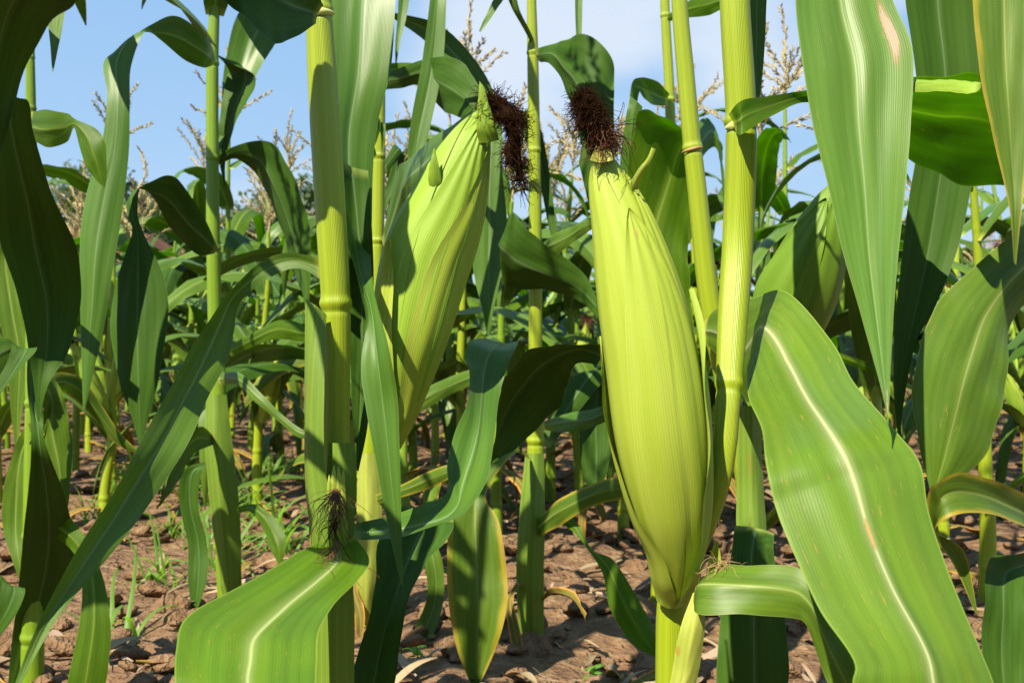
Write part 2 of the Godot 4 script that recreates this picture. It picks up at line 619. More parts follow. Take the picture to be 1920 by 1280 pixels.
func rind(tex: Texture2D, relief: Texture2D, tint: Color, rough: float, bump: float) -> StandardMaterial3D:
	var m := plain(tint, rough)
	m.albedo_texture = tex
	m.vertex_color_use_as_albedo = true
	m.heightmap_enabled = true
	m.heightmap_texture = relief
	m.heightmap_scale = bump
	return m

func make_materials() -> void:
	var clean := leaf_texture(3, 0.25, 0.0)
	var flecked := leaf_texture(8, 0.9, 0.0)
	var edged := leaf_texture(21, 0.7, 0.85)
	var veins := vein_relief(256, 256, 5.12, 4)
	M.leaf = leaf_material(clean, veins, Color(1, 1, 1), 0.4, 0.42)
	M.leaf_flecked = leaf_material(flecked, veins, Color(1.15, 1.1, 0.9), 0.5, 0.42)
	M.leaf_blue = leaf_material(clean, veins, Color(0.82, 0.95, 1.05), 0.4, 0.4)
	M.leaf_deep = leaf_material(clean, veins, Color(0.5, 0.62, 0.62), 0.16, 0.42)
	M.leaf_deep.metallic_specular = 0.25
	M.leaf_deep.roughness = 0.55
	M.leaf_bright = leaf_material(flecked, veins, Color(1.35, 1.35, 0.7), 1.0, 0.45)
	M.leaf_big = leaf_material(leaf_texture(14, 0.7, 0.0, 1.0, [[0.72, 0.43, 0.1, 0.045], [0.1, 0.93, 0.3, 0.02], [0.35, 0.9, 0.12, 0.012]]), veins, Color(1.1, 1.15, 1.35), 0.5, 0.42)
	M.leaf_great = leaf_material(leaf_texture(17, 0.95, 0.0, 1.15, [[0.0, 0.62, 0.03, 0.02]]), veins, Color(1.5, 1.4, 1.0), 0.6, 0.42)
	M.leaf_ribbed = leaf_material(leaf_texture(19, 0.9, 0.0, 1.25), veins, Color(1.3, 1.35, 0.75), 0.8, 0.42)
	M.leaf_edged = leaf_material(edged, veins, Color(1.15, 1.05, 0.8), 0.6, 0.5)
	M.leaf_dry = leaf_material(edged, veins, Color(2.2, 1.0, 1.6), 0.3, 0.8)
	var bark := streak_texture(256, 256, Vector3(0.225, 0.31, 0.008), Vector3(0.3, 0.38, 0.018), Vector3(0.3, 0.3, 0.02), 0.0, 31, 9.0)
	var grain := vein_relief(256, 64, 9.0, 6)
	M.stalk = rind(bark, grain, Color(1, 1, 1), 0.42, 0.03)
	M.stalk_green = rind(bark, grain, Color(0.62, 0.8, 0.9), 0.45, 0.03)
	M.sheath = leaf_material(streak_texture(128, 256, Vector3(0.1, 0.185, 0.015), Vector3(0.16, 0.25, 0.03), Vector3(0.25, 0.13, 0.04), 0.12, 41, 5.0), grain, Color(1, 1, 1), 0.4, 0.5)
	M.sheath_pale = leaf_material(streak_texture(128, 256, Vector3(0.24, 0.3, 0.035), Vector3(0.34, 0.38, 0.07), Vector3(0.3, 0.1, 0.03), 0.2, 42, 5.0), grain, Color(1, 1, 1), 0.3, 0.5)
	var husk_t := streak_texture(512, 512, Vector3(0.275, 0.37, 0.028), Vector3(0.365, 0.45, 0.062), Vector3(0.44, 0.4, 0.05), 0.05, 51, 8.0)
	var husk_r := vein_relief(512, 128, 8.0, 9)
	M.husk = leaf_material(husk_t, husk_r, Color(1, 1, 1), 0.3, 0.5)
	M.husk.heightmap_scale = 0.009
	M.husk_green = leaf_material(husk_t, husk_r, Color(0.75, 0.92, 0.8), 0.3, 0.48)
	M.husk_green.heightmap_scale = 0.013
	M.husk_pale = leaf_material(husk_t, husk_r, Color(0.95, 1.0, 1.3), 0.3, 0.55)
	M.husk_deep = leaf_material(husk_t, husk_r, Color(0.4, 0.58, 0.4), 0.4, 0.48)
	M.husk_dry = leaf_material(husk_t, husk_r, Color(1.15, 0.85, 1.6), 0.3, 0.6)
	M.silk_tan = plain(Color(0.4, 0.26, 0.12), 0.7)
	M.silk = plain(Color(0.024, 0.01, 0.004), 0.55)
	M.silk.metallic_specular = 0.15
	M.silk.roughness = 0.8
	M.silk_brown = plain(Color(0.13, 0.048, 0.02), 0.6)
	M.silk_red = plain(Color(0.2, 0.07, 0.04), 0.6)
	M.straw = plain(Color(0.37, 0.3, 0.14), 0.7)
	M.collar = plain(Color(0.5, 0.52, 0.16), 0.5)
	M.collar_brown = plain(Color(0.35, 0.22, 0.08), 0.6)
	M.weed = plain(Color(0.1, 0.22, 0.03), 0.55)
	M.weed.backlight_enabled = true
	M.weed.backlight = Color(0.6, 0.8, 0.2)
	M.litter = plain(Color(0.3, 0.23, 0.14), 0.85)
	M.litter.vertex_color_use_as_albedo = true
	# soil
	var soil := StandardMaterial3D.new()
	var nt := NoiseTexture2D.new()
	nt.width = 512
	nt.height = 512
	nt.seamless = true
	var fn := FastNoiseLite.new()
	fn.seed = 77
	fn.frequency = 0.025
	fn.fractal_octaves = 6
	fn.fractal_gain = 0.62
	nt.noise = fn
	var ramp := Gradient.new()
	ramp.offsets = PackedFloat32Array([0.0, 0.35, 0.6, 1.0])
	ramp.colors = PackedColorArray([Color(0.07, 0.039, 0.02).linear_to_srgb(), Color(0.14, 0.076, 0.036).linear_to_srgb(), Color(0.205, 0.12, 0.057).linear_to_srgb(), Color(0.33, 0.24, 0.145).linear_to_srgb()])
	nt.color_ramp = ramp
	soil.albedo_texture = nt
	var nh := NoiseTexture2D.new()
	nh.width = 512
	nh.height = 512
	nh.seamless = true
	var fh := FastNoiseLite.new()
	fh.seed = 78
	fh.frequency = 0.05
	fh.fractal_octaves = 5
	fh.fractal_gain = 0.6
	nh.noise = fh
	soil.heightmap_enabled = true
	soil.heightmap_texture = nh
	soil.heightmap_scale = 1.2
	soil.uv1_triplanar = true
	soil.uv1_world_triplanar = true
	soil.uv1_scale = Vector3.ONE * 1.7
	soil.roughness = 0.95
	M.soil = soil
	var clod: StandardMaterial3D = soil.duplicate()
	clod.uv1_scale = Vector3.ONE * 3.1
	M.clod = clod
	var bank: StandardMaterial3D = soil.duplicate()
	bank.uv1_scale = Vector3.ONE * 0.35
	bank.albedo_color = Color(0.72, 0.56, 0.47)
	M.bank = bank
	M.bark = plain(Color(0.09, 0.065, 0.045), 0.9)
	M.crown = plain(Color(0.026, 0.05, 0.016), 0.6)
	M.crown.backlight_enabled = true
	M.crown.backlight = Color(0.3, 0.4, 0.1)
	M.crown_light = plain(Color(0.035, 0.062, 0.018), 0.6)
	M.crown_light.backlight_enabled = true
	M.crown_light.backlight = Color(0.3, 0.4, 0.1)

# ---------------------------------------------------------------- ground, bank, trees
func ground_height(x: float, z: float) -> float:
	return clod_noise.get_noise_2d(x, z) * 0.03 + fine_noise.get_noise_2d(x, z) * 0.012

var clod_noise := FastNoiseLite.new()
var fine_noise := FastNoiseLite.new()

func make_ground() -> void:
	clod_noise.seed = 101
	clod_noise.frequency = 2.2
	clod_noise.fractal_octaves = 3
	fine_noise.seed = 102
	fine_noise.frequency = 14.0
	fine_noise.fractal_octaves = 2
	var xs := PackedFloat32Array()
	var zs := PackedFloat32Array()
	var k := 150
	for i in k + 1:
		var t := 2.0 * i / k - 1.0
		xs.append(t * 3.0 + signf(t) * pow(absf(t), 5.0) * 140.0)
	for i in k + 91:
		var t := i / float(k)
		zs.append(2.5 - t * 4.5 - pow(t / 1.6, 7.0) * 200.0)
	var p := PackedVector3Array()
	for z in zs:
		for x in xs:
			p.append(Vector3(x, ground_height(x, z) - 0.01, z))
	structure("ground", grid_mesh(p, zs.size(), xs.size(), false, PackedColorArray(), 1.0, 1.0, true), M.soil)
	# the bank of bare reddish earth behind the field
	var nz := FastNoiseLite.new()
	nz.seed = 9
	nz.frequency = 0.35
	nz.fractal_octaves = 4
	p = PackedVector3Array()
	var rows := 30
	var cols := 90
	for i in rows + 1:
		var v := i / float(rows)
		for j in cols + 1:
			var u := j / float(cols)
			var x := lerpf(-34.0, 2.0, u)
			var ends := smoothstep(0.0, 0.15, u) * smoothstep(1.0, 0.7, u)
			var y := sin(v * PI) * 3.0 * ends * (0.85 + 0.15 * sin(x * 0.5)) + nz.get_noise_2d(x, v * 6.0) * 0.4 * sin(v * PI)
			p.append(Vector3(x, y - 0.15, -18.0 - v * 6.0 + nz.get_noise_2d(x + 50.0, v * 5.0) * 0.6))
	structure("earth_bank", grid_mesh(p, rows + 1, cols + 1, false, PackedColorArray(), 1.0, 1.0, true), M.bank)
	# loose clods and dry litter, past counting
	var r := rng_for(5)
	var st := SurfaceTool.new()
	st.begin(Mesh.PRIMITIVE_TRIANGLES)
	var sp := SphereMesh.new()
	sp.radius = 1.0
	sp.height = 2.0
	sp.radial_segments = 9
	sp.rings = 6
	var arr := sp.get_mesh_arrays()
	var vs: PackedVector3Array = arr[Mesh.ARRAY_VERTEX]
	var lump := FastNoiseLite.new()
	lump.seed = 4
	lump.frequency = 0.9
	for i in vs.size(): vs[i] *= 1.0 + 0.55 * lump.get_noise_3dv(vs[i] * 1.3)
	arr[Mesh.ARRAY_VERTEX] = vs
	var am := ArrayMesh.new()
	am.add_surface_from_arrays(Mesh.PRIMITIVE_TRIANGLES, arr)
	st.create_from(am, 0)
	st.generate_normals()
	scatter("soil_clods", st.commit(), M.clod, 9000, 15, 0.002, 0.03, 0.5)
	var s := PackedVector3Array()
	for i in 9:
		var v := i / 8.0
		for j in 3:
			s.append(Vector3((v - 0.5) * 2.0, 0.12 * sin(v * 5.0) + 0.05 * absf(j - 1.0), (j - 1.0) * 0.16 * sin(0.3 + v * 2.6)))
	scatter("dry_litter", grid_mesh(s, 9, 3), M.litter, 5500, 16, 0.01, 0.055, 1.0)
	scatter("dead_leaves", grid_mesh(s, 9, 3), M.leaf_dry, 500, 17, 0.03, 0.11, 0.8)

func scatter(called: String, mesh: Mesh, mat: Material, count: int, seed_: int, lo: float, hi: float, flat: float) -> void:
	var r := rng_for(seed_)
	var mm := MultiMesh.new()
	mm.transform_format = MultiMesh.TRANSFORM_3D
	mm.use_colors = true
	mm.mesh = mesh
	mm.instance_count = count
	for i in count:
		var d := 0.9 + 12.0 * pow(r.randf(), 1.8)
		var x := r.randf_range(-0.75, 0.75) * (d + 0.8)
		var size := lo + (hi - lo) * pow(r.randf(), 3.0)
		var b := Basis.from_euler(Vector3(r.randf_range(-0.4, 0.4), r.randf() * TAU, r.randf_range(-0.4, 0.4)))
		b = b.scaled_local(Vector3(size * r.randf_range(0.8, 1.4), size * flat, size))
		mm.set_instance_transform(i, Transform3D(b, Vector3(x, ground_height(x, -d) - 0.008 + size * 0.25, -d)))
		var g := r.randf_range(0.55, 1.15)
		mm.set_instance_color(i, Color(g, g * r.randf_range(0.9, 1.05), g * r.randf_range(0.85, 1.1)))
	var o := MultiMeshInstance3D.new()
	o.name = called
	o.multimesh = mm
	o.material_override = mat
	o.set_meta("kind", "stuff")
	o.set_meta("label", {"soil_clods": "loose brown clods on the field soil", "dry_litter": "dry straw litter on the field soil", "dead_leaves": "curled dead corn leaves on the field soil"}[called])
	add_child(o)

func crown_mesh(seed_: int, height: float, wide: float, leaves: int) -> ArrayMesh:
	var r := rng_for(seed_)
	var st := SurfaceTool.new()
	st.begin(Mesh.PRIMITIVE_TRIANGLES)
	var clumps := []
	for i in 26:
		var v := r.randf()
		var a := r.randf() * TAU
		var rad := wide * sqrt(r.randf()) * (0.35 + 0.65 * sin(PI * clampf(v * 0.85 + 0.12, 0, 1)))
		clumps.append([Vector3(cos(a) * rad, height * (0.28 + 0.68 * v), sin(a) * rad), r.randf_range(0.35, 0.8) * wide * 0.55])
	for i in leaves:
		var c = clumps[r.randi() % clumps.size()]
		var d := Vector3(r.randfn(), r.randfn(), r.randfn()).normalized()
		var p: Vector3 = c[0] + d * c[1] * pow(r.randf(), 0.4)
		var x := Vector3(r.randfn(), r.randfn(), r.randfn()).normalized()
		var y := x.cross(d).normalized()
		var s := r.randf_range(0.06, 0.14)
		var n := (d + Vector3.UP * 0.4).normalized()
		if x.cross(y).dot(n) > 0.0: y = -y
		for v in [p - x * s, p + x * s, p + y * s * 0.6, p - x * s, p - y * s * 0.6, p + x * s]:
			st.set_normal(n)
			st.add_vertex(v)
	return st.commit()

func make_trees() -> void:
	var crowns := [crown_mesh(1, 5.6, 2.2, 5000), crown_mesh(2, 4.8, 1.9, 4500), crown_mesh(3, 6.4, 2.0, 5000)]
	var spots := [
		[120, 30.0, 0, 1.0, "dark round tree behind the earth bank, nearest the long hanging leaf"],
		[215, 28.0, 2, 0.95, "tallest dark tree above the earth bank, beside the thin pale stalk"],
		[300, 31.0, 1, 1.05, "low dark tree over the earth bank, between arched leaf and thin stalk"],
		[370, 30.0, 0, 0.9, "dark tree just behind the thin pale stalk"],
		[455, 29.0, 2, 0.8, "dark tree over the bank behind small hanging leaves"],
		[535, 31.0, 1, 1.1, "rightmost dark tree over the earth bank, beside the thick stalk"],
		[60, 34.0, 2, 0.9, "far dark tree behind the dark leaf at the field's edge"],
		[-60, 31.0, 1, 1.1, "dark tree beyond the bank, past the field's left end"],
	]
	for i in spots.size():
		var q = spots[i]
		var p := at(q[0], 640, q[1])
		p.y = 0.0
		var o := thing("tree", q[4], "tree", p, "trees beyond the earth bank")
		var pts := PackedVector3Array([Vector3(0, -0.2, 0), Vector3(0.1, 1.4, 0.05), Vector3(0, 3.4, 0)])
		part(o, "trunk", tube(pts, PackedFloat32Array([0.22, 0.15, 0.05]), 8, 10), M.bark)
		part(o, "crown", crowns[q[2]], M.crown if i % 3 else M.crown_light)
		o.rotation.y = i * 1.3
		o.scale = Vector3.ONE * q[3]

# ---------------------------------------------------------------- the near row, shaped after the photograph
func make_near_plants() -> void:
	plant_with_slanted_ear()
	plant_with_pale_ear()
	plant_behind_pale_stalk()
	plant_behind_pale_ear()
	plant_at_left_edge()
	plant_at_right_edge()

func upper_part(plant: Node3D, top: Vector3, leaves: Array, seed_: int, tassel_size := 0.27) -> void:
	# the leaves above the picture and the tassel; leaves: [height, azimuth, length, width, rise]
	var r := rng_for(seed_)
	for q in leaves:
		var b := Vector3(top.x, q[0], top.z) - plant.position
		part(plant, "leaf", arched_leaf(b, q[1], q[2], q[3], q[4], 95.0, r.randf_range(-0.8, 0.8), r, {"n": 26, "m": 10}), M.leaf)
	tassel(plant, top - plant.position, Vector3(0.05, 1, 0.02).normalized(), tassel_size, seed_, 9)

func plant_with_slanted_ear() -> void:
	var d := 0.78
	var p := thing("corn_plant", "corn plant with thick yellow-green ringed stalk, slanting green ear and tiny brown-silked shoot", "corn plant", Vector3(at(626, 1640, d).x, 0, -d), "corn plants of the nearest row")
	stalk(p, [[624, 1650, 31, d], [626, 1280, 29, d], [628, 1000, 27, d], [630, 720, 26.5, d], [630, 580, 27.5, d], [620, 400, 29, d], [606, 170, 28.5, d], [598, 20, 25, d], [590, -200, 22, d], [588, -700, 16, d], [590, -1150, 9, d]],
		[ht(1450, d), ht(1010, d), ht(577, d), ht(28, d), ht(-420, d), ht(-800, d)], M.stalk)
	# opened sheath on the left of the lower stalk
	leaf(p, [[572, 560, 612, 590, 0.765, 0.0], [571, 680, 608, 690, 0.762, -0.012], [570, 800, 607, 800, 0.76, -0.018], [572, 900, 612, 900, 0.758, -0.02], [578, 990, 640, 1000, 0.756, -0.02], [588, 1120, 663, 1120, 0.75], [588, 1300, 663, 1300, 0.75], [590, 1640, 660, 1640, 0.75]], M.sheath, {"name": "sheath", "fold": -0.22, "rip": 0.01, "rib": 0.0})
	leaf(p, [[616, 830, 668, 830, 0.752], [612, 900, 668, 905, 0.75], [606, 1000, 664, 1000, 0.748], [592, 1120, 662, 1120, 0.742], [588, 1300, 664, 1300, 0.742], [590, 1630, 662, 1640, 0.742]], M.sheath, {"name": "sheath", "fold": -0.3, "rip": 0.01, "rib": 0.0})
	# arching leaf from the upper node, underside seen, tip hanging at the left
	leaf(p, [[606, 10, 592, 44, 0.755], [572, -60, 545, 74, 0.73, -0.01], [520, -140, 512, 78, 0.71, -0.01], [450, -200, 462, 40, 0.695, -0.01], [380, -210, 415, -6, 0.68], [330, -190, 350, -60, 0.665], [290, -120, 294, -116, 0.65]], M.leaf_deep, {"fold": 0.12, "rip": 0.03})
	leaf(p, [[590, -190, 596, -120, 0.77], [530, -330, 520, -90, 0.70], [470, -400, 474, -60, 0.665], [380, -400, 380, -60, 0.655], [290, -370, 300, -90, 0.65], [200, -290, 210, -180, 0.64], [160, -240, 162, -238, 0.64]], M.leaf, {"fold": 0.1})
	collar(p, 599, 30, 26, 0.78, 0.12, M.collar)
	# broad grey-green leaf behind the stalk, whose twisted end hangs before the ear
	leaf(p, [[590, -330, 612, -330, 0.79, 0.02], [600, -430, 690, -420, 0.85], [625, -330, 760, -300, 0.9], [618, -120, 752, -110, 0.9], [612, 0, 741, 0, 0.88], [610, 130, 733, 125, 0.86, 0.01], [612, 260, 706, 240, 0.84, 0.03], [630, 380, 697, 350, 0.82, 0.04], [655, 470, 694, 440, 0.8, 0.05], [672, 540, 697, 500, 0.775, 0.04], [686, 600, 704, 560, 0.755, 0.015], [676, 690, 728, 650, 0.74, -0.01], [688, 780, 745, 740, 0.73], [706, 870, 749, 840, 0.725], [728, 990, 752, 960, 0.72], [752, 1096, 756, 1098, 0.715]], M.leaf_blue, {"fold": 0.09, "rip": 0.02, "n": 110})
	leaf(p, [[640, 300, 690, 320, 0.83, 0.02], [648, 480, 699, 470, 0.83, 0.0], [655, 620, 700, 640, 0.83], [660, 760, 690, 790, 0.82], [668, 880, 672, 884, 0.81]], M.leaf_deep, {"fold": 0.15})
	# long foreground leaf that sweeps down to the lower left corner
	leaf(p, [[612, 486, 612, 530, 0.798], [540, 474, 560, 503, 0.80], [487, 492, 506, 520, 0.795], [437, 540, 448, 570, 0.77, 0.01], [405, 580, 436, 625, 0.745, 0.02], [358, 650, 425, 680, 0.71, 0.03], [312, 740, 388, 752, 0.67, 0.03], [258, 840, 345, 840, 0.635, 0.03], [200, 940, 275, 950, 0.605, 0.03], [130, 1052, 195, 1056, 0.57, 0.02], [62, 1190, 110, 1155, 0.55, 0.01], [20, 1300, 40, 1280, 0.54], [-10, 1380, -8, 1378, 0.53]], M.leaf, {"fold": 0.1, "rip": 0.04, "n": 110})
	# big leaf that reaches toward the viewer below the shoot
	leaf(p, [[600, 1015, 662, 1002, 0.75, 0.0], [570, 1030, 692, 1050, 0.72, -0.015], [518, 1062, 668, 1092, 0.69, -0.02], [435, 1112, 624, 1130, 0.655, -0.03], [347, 1160, 598, 1180, 0.62, -0.03], [330, 1222, 592, 1240, 0.595, -0.03], [324, 1290, 586, 1300, 0.57, -0.03], [310, 1400, 540, 1400, 0.55, -0.02], [320, 1560, 440, 1560, 0.55], [370, 1700, 374, 1700, 0.56]], M.leaf_ribbed, {"fold": 0.08, "rip": 0.02, "freq": 1.7, "mid": 0.0, "rib": 0.03})
	# leaf on the right that twists upward and folds over at its top
	leaf(p, [[648, 985, 660, 1012, 0.76, -0.01], [722, 968, 718, 1010, 0.76, -0.03], [790, 944, 775, 1001, 0.77, -0.05], [838, 920, 832, 985, 0.79, -0.06], [840, 868, 880, 955, 0.81, -0.06], [852, 815, 912, 900, 0.83, -0.04], [876, 755, 926, 830, 0.85, -0.02], [880, 700, 936, 750, 0.87], [872, 668, 950, 690, 0.89], [880, 640, 968, 652, 0.91], [910, 634, 975, 640, 0.95, 0.01], [940, 650, 985, 660, 0.99], [960, 760, 990, 760, 1.0], [975, 850, 978, 850, 1.0]], M.leaf_blue, {"fold": -0.12, "rip": 0.03})
	# shaded leaf hanging below it
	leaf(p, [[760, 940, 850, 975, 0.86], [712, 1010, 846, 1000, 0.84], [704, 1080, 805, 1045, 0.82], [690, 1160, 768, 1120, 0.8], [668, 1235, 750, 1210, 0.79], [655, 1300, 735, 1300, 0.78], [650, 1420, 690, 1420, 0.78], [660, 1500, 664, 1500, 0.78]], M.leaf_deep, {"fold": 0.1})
	slanted_ear(p)
	ear_shoot(p)
	upper_part(p, at(590, -1150, d), [[0.87, 2.9, 0.5, 0.085, 55.0], [ht(-800, d), -0.6, 0.42, 0.06, 60.0]], 71)

func slanted_ear(p: Node3D) -> void:
	var ax := shift(PackedVector3Array([at(738, 840, 0.85), at(752, 760, 0.845), at(766, 640, 0.84), at(796, 500, 0.845), at(838, 390, 0.845), at(878, 280, 0.84), at(906, 212, 0.84)]), p.position)
	var k := 0.845 / FOCAL
	var rad := PackedFloat32Array([12 * k, 34 * k, 66 * k, 80 * k, 72 * k, 44 * k, 14 * k])
	var face := Vector3(0.05, 0.25, 1.0)
	var e := part(p, "ear", ear_body(ax, rad, face, 64, 70, 0.007), M.husk_green)
	part(e, "husk_leaf", husk_leaf(ax, rad, face, {"f0": 0.2, "f1": 5.8, "phi": -1.35, "wide": 1.05, "lift": 0.001, "edge": 0.0008, "turn": 0.5}), M.husk_green)
	part(e, "husk_leaf", husk_leaf(ax, rad, face, {"f0": 0.0, "f1": 3.15, "phi": -0.55, "wide": 0.5, "lift": 0.004, "edge": 0.003, "tip": 0.012, "pow": 1.1}), M.husk)
	part(e, "husk_leaf", husk_leaf(ax, rad, face, {"f0": 0.0, "f1": 5.2, "phi": 0.9, "wide": 1.0, "lift": 0.0012, "edge": 0.001, "turn": 0.15}), M.husk)
	part(e, "husk_leaf", husk_leaf(ax, rad, face, {"f0": 0.5, "f1": 5.9, "phi": 0.3, "wide": 0.9, "lift": 0.0008, "edge": 0.001, "turn": 0.1}), M.husk_green)
	leaf_child(p, e, "husk_tip", [[808, 362, 820, 364, 0.822], [803, 338, 827, 342, 0.818], [805, 312, 824, 316, 0.815], [813, 278, 815, 278, 0.812]], M.husk_green, 0.2)
	leaf_child(p, e, "husk_tip", [[893, 215, 922, 222, 0.82], [896, 190, 918, 200, 0.818], [899, 152, 906, 160, 0.815]], M.husk_green, 0.2)
	leaf_child(p, e, "husk_tip", [[898, 268, 936, 262, 0.824], [893, 238, 930, 238, 0.818], [900, 212, 922, 212, 0.817], [908, 178, 912, 178, 0.817]], M.husk_green, 0.15)
	var root := at(915, 215, 0.83) - p.position
	var mass := shift(PackedVector3Array([at(905, 208, 0.835), at(928, 192, 0.83), at(952, 222, 0.825), at(965, 275, 0.823), at(974, 325, 0.823)]), p.position)
	part(e, "silk", silk_clump(mass, PackedFloat32Array([10 * k, 22 * k, 26 * k, 18 * k, 6 * k]), 1500, 0.022, 0.00034, 81, 0.8), M.silk)
	part(e, "silk", silk_mesh(mass[4], Vector3(0.1, -1.0, 0.05), 0.3, 0.035, 60, 0.3, 0.0004, 86, 14, 0.6), M.silk)
	part(e, "silk", silk_mesh(root, Vector3(-0.5, -0.1, 0.35), 0.5, 0.03, 14, 0.4, 0.0003, 87, 14, 0.6), M.silk)

func leaf_child(plant: Node3D, parent: Node3D, called: String, st: Array, mat: Material, fold := 0.1) -> void:
	var m := leaf(plant, st, mat, {"name": called, "fold": fold, "rip": 0.02, "rib": 0.0, "m": 8, "n": 14})
	plant.remove_child(m)
	m.name = called
	parent.add_child(m, true)

func ear_shoot(p: Node3D) -> void:
	var ax := shift(PackedVector3Array([at(636, 1040, 0.74), at(632, 980, 0.735), at(630, 925, 0.735)]), p.position)
	var rad := PackedFloat32Array([0.006, 0.0075, 0.005])
	var e := part(p, "ear_shoot", ear_body(ax, rad, Vector3.BACK, 20, 14, 0.02), M.husk_green)
	for q in [[612, 622, 890, 930, 616], [619, 632, 872, 930, 625], [630, 641, 874, 930, 633], [637, 648, 880, 935, 643]]:
		leaf_child(p, e, "husk_tip", [[q[0], q[3] + 20, q[1], q[3] + 20, 0.732], [q[0] + 1, (q[2] + q[3]) * 0.5, q[1] - 1, (q[2] + q[3]) * 0.5, 0.728], [q[4], q[2], q[4] + 2, q[2], 0.728]], M.husk, 0.2)
	var root := at(631, 922, 0.722) - p.position
	part(e, "silk", silk_mesh(root, Vector3(-0.15, -0.6, 0.25), 0.45, 0.045, 80, 0.5, 0.0003, 91, 14, 0.35), M.silk_brown)
	part(e, "silk", silk_mesh(root + Vector3(0.001, -0.02, 0.006), Vector3(-0.4, -0.8, 0.1), 0.35, 0.04, 22, 0.5, 0.00032, 92, 14, 0.4), M.silk)
	part(e, "silk", silk_mesh(root + Vector3(0.003, -0.035, 0.012), Vector3(0.05, -1.0, 0.2), 0.2, 0.045, 16, 0.4, 0.00028, 93, 14, 0.45), M.silk_brown)

